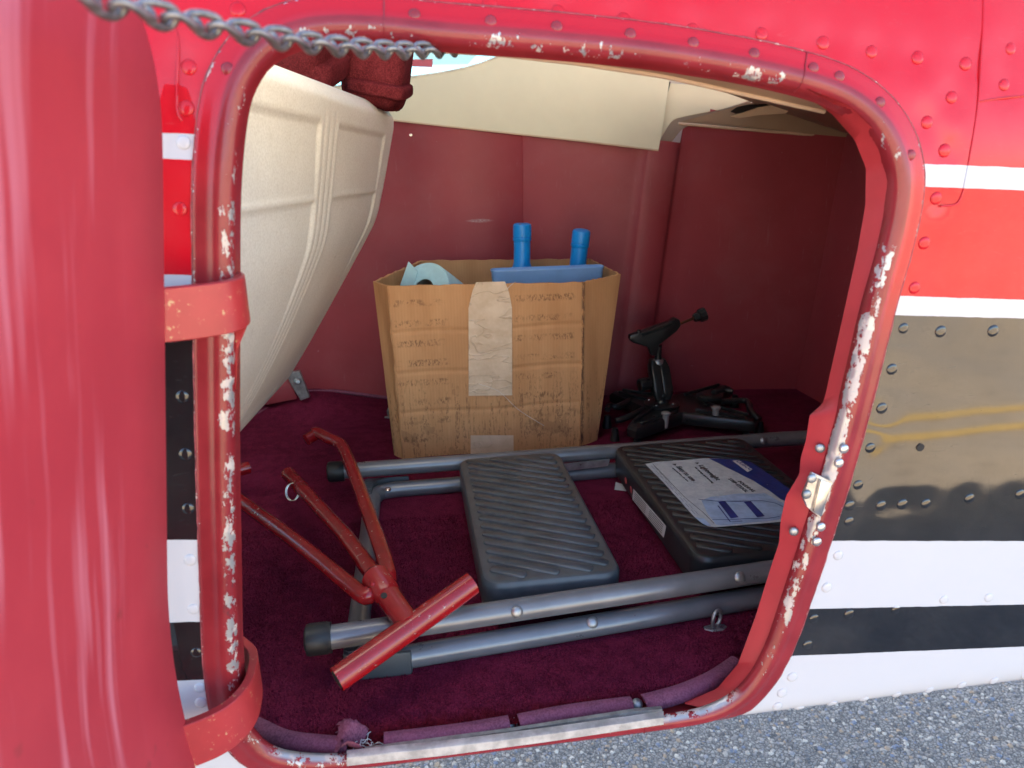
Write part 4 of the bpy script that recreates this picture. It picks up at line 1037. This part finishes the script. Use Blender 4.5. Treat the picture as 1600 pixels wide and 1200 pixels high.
def guard(cx, cy, sx, sy):
    o = rrect(.034, .034, .006, 3); pts = []
    L = [(-.016, -.034), (-.016, .010), (-.010, .016), (.050, .0165), (.052, .012), (.020, .0135), (.004, .006), (-.002, -.008), (-.004, -.034)]
    poly = [(cx+a*sx, cy+b*sy, ZB-.0118) for a, b in L]
    gd = plate('corner_guard', poly, (0, 0, .0272), M_GUARD, stool, .0012, 2)
    for k in range(6):
        yy = -.028+k*.0075
        tube('guard_rib', [(cx+sx*(-.0155), cy+sy*yy, ZB+.0156), (cx+sx*(-.010), cy+sy*(yy+.004), ZB+.0156), (cx+sx*(-.004), cy+sy*(yy+.003), ZB+.0154)], .0009, M_GUARD, gd, 5)
guard(-.068, .510, 1, 1); guard(-.070, .112, 1, -1)
lathe('frame_screw', [(.0045, 0), (.0045, .001), (.002, .0028)], (-.048, .492, ZB+.010), (.2, -.3, 1), M_STEEL, stool, 12)
for q, d_ in (((.0915, .1128, .0508), (.1, -1, .35)), ((.1739, .1206, .0232), (.1, -1, .8)), ((.3439, .1342, .0519), (.1, -1, .45)), ((.56, .5102, .050), (0, -1, .4))):
    lathe('rail_rivet', [(.0062, -.004), (.0062, .0006), (.0046, .0022), (.0018, .0030)], q, d_, M_ZINC, stool, 16)
lathe('tread_pin', [(.006, -.012), (.006, .0), (.004, .003)], (0.3475,0.168,0.0489), (0, -1, .3), M_ZINC, stool, 14)
def tread(name, x0, x1, y0, y1, zt, zb, mat, pitch, slope, skip=None):
    cx, cy, hx, hy = (x0+x1)/2, (y0+y1)/2, (x1-x0)/2, (y1-y0)/2
    def lp(i, z, r=.022): return [(cx+a, cy+b, z) for a, b in rrect(hx-i, hy-i, max(.004, r-i), 7)]
    v, f = loft_geo([lp(.004, zb), lp(.001, zb+.002), lp(0, zt-.008), lp(.0008, zt-.004), lp(.003, zt-.001), lp(.006, zt), lp(.009, zt-.0004)])
    tr = link(name, v, f, mat, stool, True, angle=35)
    # diagonal ribs clipped to the top face
    m = .0125; bx0, bx1, by0, by1 = x0+m, x1-m, y0+m, y1-m
    c0 = by0-max(0, slope*(bx1-bx0))
    cst = c0
    while cst < by1+abs(slope)*(bx1-bx0):
        xs = []; xa, xb = bx0, bx1
        # line y = cst + slope*(x-bx0)
        if slope != 0:
            t0, t1 = bx0+(by0-cst)/slope, bx0+(by1-cst)/slope
            if t0 > t1: t0, t1 = t1, t0
            xa, xb = max(xa, t0), min(xb, t1)
        if xb-xa > .012:
            segs = [(xa, xb)]
            if skip: segs = skip(xa, xb, cst, slope, bx0)
            for sa, sb in segs:
                if sb-sa < .008: continue
                A = Vector((sa, cst+slope*(sa-bx0), zt)); B = Vector((sb, cst+slope*(sb-bx0), zt)); d = (B-A).normalized(); w = Vector((-d.y, d.x, 0)); L = (B-A).length
                hw = pitch*.30
                ring = lambda hw_, z_, e_: [A+d*e_-w*hw_*.6+Vector((0, 0, z_)), A+d*(e_+hw_*.5)-w*hw_+Vector((0, 0, z_)), B-d*(e_+hw_*.5)-w*hw_+Vector((0, 0, z_)), B-d*e_-w*hw_*.6+Vector((0, 0, z_)), B-d*e_+w*hw_*.6+Vector((0, 0, z_)), B-d*(e_+hw_*.5)+w*hw_+Vector((0, 0, z_)), A+d*(e_+hw_*.5)+w*hw_+Vector((0, 0, z_)), A+d*e_+w*hw_*.6+Vector((0, 0, z_))]
                v, f = loft_geo([ring(hw, -.0006, 0), ring(hw, .0010, .0003), ring(hw*.7, .0017, .001)], False, True)
                link('tread_rib', v, f, mat, tr, True, angle=60)
        cst += pitch
    return tr
tr1 = tread('tread', .060, .2175, .152, .505, .0605, .020, M_TREAD, .0205, -.55)
tr1['label'] = 'narrow charcoal tread with diagonal ribs'
tr2 = tread('tread', .305, .522, .163, .512, .0605, .018, M_TREAD2, .0200, -.55)
tr2['label'] = 'wide black tread with a worn paper label'
plate('tread_bracket', [(0.2142,0.505,0.0246),(0.297,0.505,0.0289),(0.2999,0.505,0.0397),(0.2162,0.505,0.0365)], (0, .004, 0), M_ALU, stool)
# label on the wide tread
LZ = .0634
def lw(pts): return [Vector((p[0], p[1], LZ)) for p in pts]
lab = [Vector(p) for p in [(0.3308,0.4261,0.0634),(0.3543,0.4314,0.0634),(0.3885,0.4299,0.0634),(0.4239,0.4308,0.0634),(0.4351,0.4287,0.0634),(0.4684,0.4176,0.0634),(0.4862,0.4021,0.0634),(0.4913,0.3531,0.0634),(0.4957,0.306,0.0634),(0.4902,0.2757,0.0634),(0.4705,0.2463,0.0634),(0.443,0.2253,0.0634),(0.4014,0.226,0.0634),(0.3626,0.2262,0.0634),(0.3497,0.2269,0.0634),(0.3431,0.2347,0.0634),(0.3391,0.2557,0.0634),(0.3377,0.3032,0.0634),(0.3355,0.3642,0.0634)]]
def sheet(name, pts, mat, parent, dz=0):
    cz = sum(pts, Vector())/len(pts); V = [p+Vector((0, 0, dz)) for p in pts]
    rings = [V]
    for r_ in (.75, .5, .25):
        rings.append([cz+Vector((0, 0, dz))+(p-cz)*r_ for p in pts])
    W_ = [p for r_ in rings for p in r_]; n = len(pts); Fc = []
    for i in range(3):
        for k in range(n): Fc.append((i*n+k, i*n+(k+1) % n, (i+1)*n+(k+1) % n, (i+1)*n+k))
    Fc.append(tuple(3*n+k for k in range(n)))
    W_ = [p+Vector((0, 0, .00035*math.sin(160*p.x)*math.sin(140*p.y))) for p in W_]
    return link(name, W_, Fc, mat, parent)
pl_ = resample(lab, 70, True)
labo = sheet('paper_label', pl_, M_LABEL, tr2)
blue = [Vector(p) for p in [(0.4304,0.4271,0.0634),(0.4684,0.4176,0.0634),(0.4862,0.4021,0.0634),(0.4913,0.3531,0.0634),(0.4957,0.306,0.0634),(0.4902,0.2757,0.0634),(0.4805,0.2662,0.0634),(0.469,0.2796,0.0634),(0.4655,0.3115,0.0634),(0.4599,0.3415,0.0634),(0.4486,0.3742,0.0634),(0.4393,0.4013,0.0634)]]
sheet('label_band', resample(blue, 50, True), M_LBLUE, tr2, .0005)
tint = [Vector(p) for p in [(0.381,0.305,0.0634),(0.4183,0.3081,0.0634),(0.4567,0.3031,0.0634),(0.4633,0.2806,0.0634),(0.4713,0.2605,0.0634),(0.4431,0.2303,0.0634),(0.4029,0.229,0.0634),(0.3572,0.2288,0.0634),(0.3595,0.2661,0.0634),(0.3657,0.2982,0.0634)]]
sheet('label_tint', resample(tint, 40, True), M_LTINT, tr2, .0004)
crn = [Vector(p) for p in [(0.3385,0.2541,0.0634),(0.3489,0.2488,0.0634),(0.3504,0.2284,0.0634),(0.3431,0.2347,0.0634)]]
sheet('label_corner', resample(crn, 16, True), M_LTINT, tr2, .0007)
def along(px0, px1, z=LZ):
    """text frame whose baseline runs from the first to the second world point, lying flat"""
    a, b = Vector(px0), Vector(px1); d = (b-a).normalized(); up = Vector((-d.y, d.x, 0)).normalized()
    if up.x < 0: up = -up
    Mx = Matrix.Identity(4); zz = d.cross(up)
    for i in range(3): Mx[i][0] = d[i]; Mx[i][1] = up[i]; Mx[i][2] = zz[i]; Mx[i][3] = a[i]
    return Mx, (b-a).length
def ltext(s, p0, p1, mat, k=1.0):
    Mx, L = along(p0, p1); o = text('label_print', s, .01, Mx, mat, tr2)
    w = max(v.co.x for v in o.data.vertices)-min(v.co.x for v in o.data.vertices)
    sc = L/w; o.matrix_world = Mx @ Matrix.Diagonal((sc, sc*k, 1, 1)); return o
zt_ = LZ+.0011
def Z(p): return Vector((p[0], p[1], zt_))
ltext('FOLDING', Z((0.4363,0.3434,0.0645)), Z((0.4415,0.3095,0.0645)), M_INK, .95)
ltext('STEP STOOL', Z((0.4268,0.3537,0.0645)), Z((0.4323,0.3092,0.0645)), M_INK, .95)
ltext('Lightweight', Z((0.4045,0.4052,0.0645)), Z((0.4094,0.3526,0.0645)), M_INK)
ltext('Easy to use', Z((0.3709,0.4067,0.0645)), Z((0.3755,0.3566,0.0645)), M_INK)
ltext('for storage and carrying', Z((0.3964,0.3997,0.0645)), Z((0.4,0.3437,0.0645)), M_INK, .8)
ltext('opens and folds with ease', Z((0.3638,0.4034,0.0645)), Z((0.3686,0.3558,0.0645)), M_INK, .8)
for q in [(0.4053,0.4122,0.0645),(0.3715,0.4137,0.0645)]:
    c_ = Z(q); link('label_print', [c_+Vector((-.003, .003, 0)), c_+Vector((.004, .003, 0)), c_+Vector((.0005, -.003, 0))], [(0, 1, 2)], M_INK, tr2, False)
# logo: white box frame with letters on the blue band
lg = [Z(q)+Vector((0, 0, .0004)) for q in [(0.4597,0.4117,0.0645),(0.4708,0.4121,0.0645),(0.4746,0.376,0.0645),(0.4634,0.369,0.0645)]]
link('label_logo', lg, [(0, 1, 2, 3)], M_STKW, tr2, False)
lo = ltext('COSCO', Z((0.4614,0.409,0.0645))+Vector((.002, 0, .0008)), Z((0.4672,0.3728,0.0645))+Vector((.002, .001, .0008)), M_LBLUE, 1.1)
# printed drawing of the stool and rules
def stroke(pts, w, mat, dz=.0):
    P = [Z(p)+Vector((0, 0, dz)) for p in pts]; V = []
    for i, p_ in enumerate(P):
        t = (P[min(i+1, len(P)-1)]-P[max(i-1, 0)]).normalized(); s_ = Vector((-t.y, t.x, 0)); V += [p_+s_*w, p_-s_*w]
    link('label_print', V, [(2*i, 2*i+2, 2*i+3, 2*i+1) for i in range(len(P)-1)], mat, tr2, False)
stroke([(0.3622,0.3004,0.0645),(0.3837,0.2908,0.0645),(0.4123,0.2856,0.0645),(0.4417,0.2822,0.0645),(0.4561,0.2721,0.0645),(0.4605,0.2603,0.0645)], .0006, M_INKB)
stroke([(0.3575,0.2434,0.0645),(0.3785,0.2397,0.0645),(0.4033,0.2387,0.0645),(0.4266,0.2346,0.0645),(0.443,0.2368,0.0645)], .0006, M_INKB)
stroke([(0.3801,0.2784,0.0645),(0.3772,0.2349,0.0645),(0.3925,0.2338,0.0645)], .0008, M_INKB)
for q in ([(0.3846,0.2887,0.0645),(0.3944,0.2889,0.0645),(0.3923,0.2441,0.0645),(0.3815,0.2426,0.0645)], [(0.4172,0.2829,0.0645),(0.427,0.283,0.0645),(0.4258,0.2416,0.0645),(0.4149,0.2401,0.0645)]):
    link('label_print', [Z(p) for p in q], [(0, 1, 2, 3)], M_INKB, tr2, False)
stroke([(0.3411,0.4217,0.0645),(0.3441,0.3624,0.0645),(0.3469,0.3089,0.0645),(0.3538,0.265,0.0645),(0.3558,0.2336,0.0645)], .0004, M_INK)
for k in range(9):
    f = k/9
    a = Vector((0.3351,0.4157,0.0645)).lerp(Vector((0.3404,0.2568,0.0645)), f); b = Vector((0.3351,0.4157,0.0645)).lerp(Vector((0.3404,0.2568,0.0645)), f+.075)
    stroke([a+Vector((.002, 0, 0)), b+Vector((.002, 0, 0))], .00025, M_INKB); stroke([a+Vector((.0055, -.003, 0)), b+Vector((.0055, -.004, 0))], .00022, M_INKB)
# stickers on the wide tread's side
xs = .3046
for q in ((0.3046,0.4334,0.0354), (0.3046,0.4075,0.0329)):
    lathe('round_sticker', [(.0052, 0), (.0052, .0003)], q, (-1, 0, 0), M_STKR, tr2, 18)
sk = [(0.3046,0.3958,0.0394),(0.3046,0.2606,0.0515),(0.3046,0.2674,0.0314),(0.3046,0.4,0.0211)]
plate('side_sticker', sk, (-.0003, 0, 0), M_STKW, tr2)
A, B, C2, D2 = map(Vector, sk)
for k in range(5):
    f = .15+.17*k
    for a, b in ((.06, .44), (.54, .94)):
        p0 = A.lerp(B, a).lerp(D2.lerp(C2, a), f); p1 = A.lerp(B, b).lerp(D2.lerp(C2, b), f); w = Vector((0, 0, .0005)); o_ = Vector((-.0005, 0, 0))
        link('label_print', [p0+w+o_, p1+w+o_, p1-w+o_, p0-w+o_], [(0, 1, 2, 3)], M_INK, tr2, False)
scrap = tag(plate('paper_scrap', [(0.2982,0.47,0.003),(0.3079,0.4966,0.003),(0.3158,0.4879,0.003),(0.3153,0.4622,0.003)], (.0, 0, .001), M_STKW, None), 'white paper scrap on the carpet beside the wide tread', 'paper scrap')

# ------------------------------------------------------------------ red tow bar
tow = thing('tow_bar', 'scratched red tow bar with forked prongs lying across the stool', 'tow bar')
c1, c2 = Vector((-0.0861,0.0464,0.045)), Vector((0.0462,0.12,0.085))
cm = c1.lerp(c2, .52)
hb_ = tube('cross_handle', [c1, c1.lerp(c2, .5), c2], .0122, M_TOW, tow, 20, caps=False)
lathe('bore_shade', [(.0085, 0), (.0085, .001)], c1+(c2-c1)*.004, c1-c2, M_DARK, hb_, 16); lathe('bore_shade', [(.0085, 0), (.0085, .001)], c2-(c2-c1)*.004, c2-c1, M_DARK, hb_, 16)  # dark discs stand in for the shade inside the tube ends
jt = Vector((-0.0454,0.1401,0.08)); 
tube('stem', [cm+Vector((0, 0, .002)), cm.lerp(jt, .45), jt.lerp(cm, .08)], [.0118, .0126, .0130], M_TOW, tow, 16)
lathe('weld_collar', [(.0130, -.016), (.0142, -.013), (.0146, .010), (.0150, .016), (.0120, .020)], cm.lerp(jt, .98), jt-cm, M_TOW, tow, 16)
for q_, r_ in ((Vector((-.010, .004, .006)), .0044), (Vector((.008, .008, .008)), .0046), (Vector((-.002, .011, .008)), .0042), (Vector((.004, -.004, .010)), .0034), (Vector((-.008, -.008, .008)), .0036)):
    lathe('weld_bead', [(r_*.4, -r_*.7), (r_*.9, -r_*.3), (r_, .1*r_), (r_*.6, r_*.6)], jt+q_, (q_.x, q_.y, .4), M_TOW, tow, 9, 20)
lathe('pin_hole_shade', [(.0032, 0), (.0032, .001)], Vector((-0.041,0.0985,0.0945)), (0, -.45, 1), M_DARK, tow, 12)  # dark disc in place of a shaded hole
cp_ = [jt, Vector((-0.0912,0.2667,0.072)), Vector((-0.1888,0.4899,0.06))]
cpg = tube('centre_prong', cp_, .0096, M_TOW, tow, 16)
tube('prong_sleeve', [Vector(cp_[2]).lerp(Vector(cp_[1]), .25), Vector(cp_[2]).lerp(Vector(cp_[1]), -.02)], .0105, M_TOW, cpg, 16)
rp = [jt+Vector((.006, 0, 0)), Vector((-0.0414,0.1785,0.083)), Vector((-0.0746,0.3464,0.085)), Vector((-0.1091,0.5105,0.085)), Vector((-0.1221,0.5443,0.085)), Vector((-0.1354,0.5629,0.084)), Vector((-0.1581,0.6006,0.082)), Vector((-0.1664,0.6017,0.08))]
tube('fork_prong', catmull(rp, 5), .0090, M_TOW, tow, 16)
pgd = Vector((-0.1791,0.5856,0.074))-Vector((-0.1603,0.6005,0.08))
lathe('prong_peg', [(.0085, 0), (.0094, .002), (.0094, .022), (.008, .0225)], (-0.1586,0.6031,0.08), pgd, M_TOW, tow, 16)
lp_ = [jt+Vector((-.012, -.006, -.004)), Vector((-0.0693,0.1418,0.074)), Vector((-0.1428,0.2615,0.068)), Vector((-0.2457,0.4152,0.062)), Vector((-0.3408,0.551,0.06)), Vector((-0.3668,0.5962,0.06)), Vector((-0.3546,0.6045,0.06)), Vector((-0.2924,0.5418,0.058)), Vector((-0.2725,0.5192,0.06))]
tube('fork_prong', catmull(lp_, 6), .0090, M_TOW, tow, 16)
lathe('prong_peg', [(.0085, 0), (.0094, .002), (.0094, .024), (.008, .0245)], (-0.2739,0.5171,0.06), Vector((-0.2573,0.5259,0.06))-Vector((-0.2851,0.5099,0.06)), M_TOW, tow, 16)
rg = Vector((-0.1776,0.4335,0.058)); ringp = []
for k in range(28):
    a = 6.2832*k/28; ringp.append(rg+Vector((.0085*math.cos(a), .006*math.sin(a), .0105*math.sin(a))))
tube('split_ring', ringp, .0011, M_STEEL, tow, 8, closed=True)
tube('split_ring', [p_+Vector((.0018, -.0005, .0005)) for p_ in ringp], .0009, M_STEEL, tow, 8, closed=True)

# ------------------------------------------------------------------ tie-down rings
def eye(c, label):
    t = thing('tie_down_ring', label, 'tie-down ring', 'tie-down rings in the floor')
    c = Vector(c)
    plate('ring_plate', [c+Vector(p) for p in ((-.013, -.002, .003), (-.006, -.007, .003), (.006, -.007, .003), (.013, -.002, .003), (.012, .003, .003), (0, .006, .003), (-.012, .003, .003))], (0, 0, .0018), M_ZINC, t, .0006, 1)
    tube('ring_loop', [c+Vector((.0062*math.cos(a)+.001, .0040*math.cos(a), .0150+.0100*math.sin(a))) for a in [6.2832*k/26 for k in range(26)]], .0021, M_ZINC, t, 10, closed=True)
eye((0.3108,0.116,0.0), 'steel tie-down ring on the open carpet near the door sill')
eye((-0.0499,0.8759,0.0), 'dark tie-down ring half hidden behind the cardboard box')

# ------------------------------------------------------------------ tablet mount
mount = thing('tablet_mount', 'black tablet mount with ball arm standing on the carpet by the box', 'tablet mount')
mc = Vector((.505, .745, 0)); Zb = .026
AX = [(.385, .648), (.604, .642), (.640, .838), (.408, .844)]          # arm ends
MID = [(.492, .692), (.572, .744), (.520, .806), (.432, .746)]         # waists between the arms
star = []
for k in range(4):
    a = Vector((*AX[k], 0)); d = (a-mc).normalized(); s_ = Vector((-d.y, d.x, 0))
    star += [a-s_*.015, a-s_*.009+d*.010, a+s_*.009+d*.010, a+s_*.015, Vector((*MID[k], 0))]
def scal(k, z): return [(mc.x+(p.x-mc.x)*k, mc.y+(p.y-mc.y)*k, z) for p in star]
v, f = loft_geo([scal(.96, Zb-.010), scal(1.0, Zb-.007), scal(1.0, Zb+.006), scal(.965, Zb+.011), scal(.90, Zb+.013)])
bp = link('base_plate', v, f, M_MOUNT, mount, True, angle=28)
for k in range(4):
    a = Vector((*AX[k], 0)); d = a-mc; s_ = Vector((-d.y, d.x, 0)).normalized()
    for sg in (-1, 1):
        A_, B_ = mc+d*.30+s_*.022*sg+Vector((0, 0, Zb+.0125)), mc+d*.93+s_*.008*sg+Vector((0, 0, Zb+.0125)); w_ = s_*.0022
        plate('stiffening_rib', [A_+w_, B_+w_, B_-w_, A_-w_], (0, 0, .006), M_MOUNT, bp, .001, 1)
    plate('arm_panel', [p_+Vector((0, 0, Zb+.0125)) for p_ in (mc+d*.36+s_*.014, mc+d*.90+s_*.004, mc+d*.90-s_*.004, mc+d*.36-s_*.014)], (0, 0, .002), M_MOUNT, bp, .0008, 1)
dc = Vector((0.4669,0.7379,0.045))
lathe('ball_plate', [(.032, -.006), (.034, -.002), (.034, .002), (.030, .004), (.014, .005), (.010, .012)], (dc.x, dc.y, .044), (0, 0, 1), M_MOUNT, mount, 30)
for q in ((-.018, -.020), (.016, -.018), (-.020, .018), (.02, .018)):
    lathe('plate_screw', [(.0032, 0), (.0030, .0012), (.001, .0018)], (dc.x+q[0], dc.y+q[1], .0482), (0, 0, 1), M_STEEL, mount, 10)
lathe('ring_knob', [(.024, -.004), (.026, 0), (.026, .008), (.022, .011), (.012, .011)], (.575, .765, .038), (0, 0, 1), M_MOUNT, mount, 12)
yb_ = dc.y
lb = Vector((dc.x, yb_, .062)); ub = Vector((0.4654,0.765,0.1177))
lathe('lower_ball', [(.004, -.010), (.0105, -.006), (.0125, 0), (.0105, .006), (.004, .010)], lb, (0, 0, 1), M_MOUNT, mount, 18)
ax_ = (ub-lb)
for sx in (-1, 1):
    s_ = Vector((.0085*sx, 0, 0)); V = []
    rings = []
    for k, (wd_, dp) in enumerate(((.009, .012), (.0145, .018), (.0155, .022), (.0140, .022), (.0150, .022), (.0140, .019), (.009, .012))):
        c_ = lb.lerp(ub, -.12+1.24*k/6)+s_
        rings.append([(c_.x+a, c_.y+b, c_.z) for a, b in rrect(wd_*.72, dp*.72, .005, 3)])
    v, f = loft_geo(rings); link('clamp_arm', v, f, M_MOUNT, mount, True, angle=40)
kn = lb.lerp(ub, .42)
lathe('clamp_knob', [(.004, 0), (.005, .012), (.0115, .0125), (.0130, .016), (.0130, .032), (.0115, .034), (.005, .034)], kn+Vector((-.010, 0, 0)), (-1, -.15, -.12), M_MOUNT, mount, 10, 25)
lathe('upper_ball', [(.004, -.010), (.0105, -.006), (.0125, 0), (.0105, .006), (.004, .010)], ub, (0, 0, 1), M_ZINC, mount, 18)
# yoke with screw clamp
yk = [(0.4065,0.757,0.1768),(0.4274,0.757,0.1819),(0.484,0.757,0.1988),(0.4924,0.757,0.2057),(0.5027,0.757,0.2015),(0.5046,0.757,0.1891),(0.4976,0.757,0.1796),(0.4635,0.757,0.154),(0.4606,0.757,0.1341),(0.4493,0.757,0.1347),(0.4435,0.757,0.1513),(0.4132,0.757,0.1616),(0.4055,0.757,0.1682)]
plate('screw_yoke', yk, (0, .016, 0), M_MOUNT, mount, .0025, 2)
plate('yoke_rib', [(0.4265,0.754,0.1802),(0.4854,0.754,0.1981),(0.4895,0.754,0.193),(0.4292,0.754,0.1739)], (0, .022, 0), M_MOUNT, mount, .001, 1)
lathe('yoke_peg', [(.0055, 0), (.0055, .008), (.003, .012)], (0.4253,0.765,0.1727), (0, 0, 1), M_MOUNT, mount, 8)
lathe('yoke_stem', [(.0075, 0), (.0065, .01), (.0075, .028)], ub+Vector((0, 0, .006)), (-.05, 0, 1), M_MOUNT, mount, 14)
ra, rb_ = Vector((0.5025,0.765,0.1912)), Vector((0.5397,0.765,0.2042))
tube('screw_rod', [ra, rb_], .0028, M_COPPER, mount, 10)
lathe('screw_knob', [(.007, -.008), (.0085, -.006), (.0090, .003), (.0125, .004), (.0130, .016), (.0105, .017)], rb_, rb_-ra, M_MOUNT, mount, 10, 25)
for q in ((0.4515,0.672,0.0347), (0.5471,0.672,0.0393)):
    lathe('retaining_peg', [(.0045, -.024), (.0052, -.018), (.0062, 0), (.0082, .002), (.0086, .005), (.0070, .006)], Vector(q)+Vector((0, 0, .010)), (0, 0, 1), M_PEG, mount, 16)
# side clips
def clip(pts, foot):
    c_ = tube('clip_arm', catmull([Vector(p) for p in pts], 5), .0058, M_MOUNT, mount, 8)
    lathe('clip_foot', [(.009, -.022), (.0085, -.015), (.006, 0), (.0055, .004)], foot, (0, 0, 1), M_RUBBER, c_, 14)
clip([(0.5814,0.7231,0.045), (0.6286,0.7217,0.045), (0.6138,0.6716,0.045), (0.6138,0.6501,0.04), (0.6166,0.6399,0.036)], (0.6259,0.6541,0.024))
clip([(0.4291,0.7337,0.036), (0.3913,0.6931,0.04), (0.3714,0.6795,0.04), (0.3588,0.6772,0.038)], (0.3555,0.6687,0.024))
clip([(0.4223,0.7935,0.036), (0.3834,0.7498,0.04), (0.37,0.7563,0.04), (0.3609,0.7412,0.038)], (0.36,0.7371,0.024))
clip([(0.5817,0.7639,0.05), (0.6085,0.7796,0.05), (0.6245,0.7701,0.048)], (0.647,0.8065,0.024))
for q in ((.392, .652), (.597, .648), (.632, .832), (.412, .836)):
    lathe('base_foot', [(.0065, 0), (.0065, .010), (.005, .016)], (q[0], q[1], .001), (0, 0, 1), M_RUBBER, mount, 12)

# ------------------------------------------------------------------ door chain
chain = thing('door_chain', 'galvanised curb chain hanging from the door to the frame top', 'chain')
a_, b_ = Vector((-0.1136,-0.23,0.5571)), Vector((0.0462,0.05,0.5759))
path = []
for k in range(200):
    f = k/199; p_ = a_.lerp(b_, f); p_.z -= .0075*4*f*(1-f); path.append(p_)
pitch = .0120
L_ = sum((y_-x_).length for x_, y_ in zip(path, path[1:])); nl = int(L_/pitch)
pp = resample(path, nl+1)
lk = []
for k in range(26):
    a = 6.2832*k/26; x_ = .0058*math.cos(a); y_ = .0044*math.sin(a)
    x_ += .0034*(1 if math.cos(a) > 0 else -1)*min(1, abs(math.cos(a))*2.5)
    tw = x_*75; lk.append(Vector((x_, y_*math.cos(tw), y_*math.sin(tw))))
lv, lf_ = tube_geo(lk, .00165, 9, False, True)
l0 = link('chain_link', lv, lf_, M_CHAIN, chain)
for k in range(nl):
    p_ = (pp[k]+pp[k+1])/2; d = (pp[k+1]-pp[k]).normalized(); q = d.to_track_quat('X', 'Z')
    roll = rad(38 if k % 2 else -38)+rad(55)
    Mx = Matrix.Translation(p_) @ q.to_matrix().to_4x4() @ Matrix.Rotation(roll, 4, 'X')
    if k == 0: l0.matrix_world = Mx
    else: copy(l0, 'chain_link', chain, Mx)
tube('end_hook', catmull([pp[-1], pp[-1]+Vector((.004, .0, -.001)), pp[-1]+Vector((.010, .004, .004)), pp[-1]+Vector((.012, .008, .012))], 5), .0016, M_STEEL, chain, 8)
bpy.context.view_layer.update()
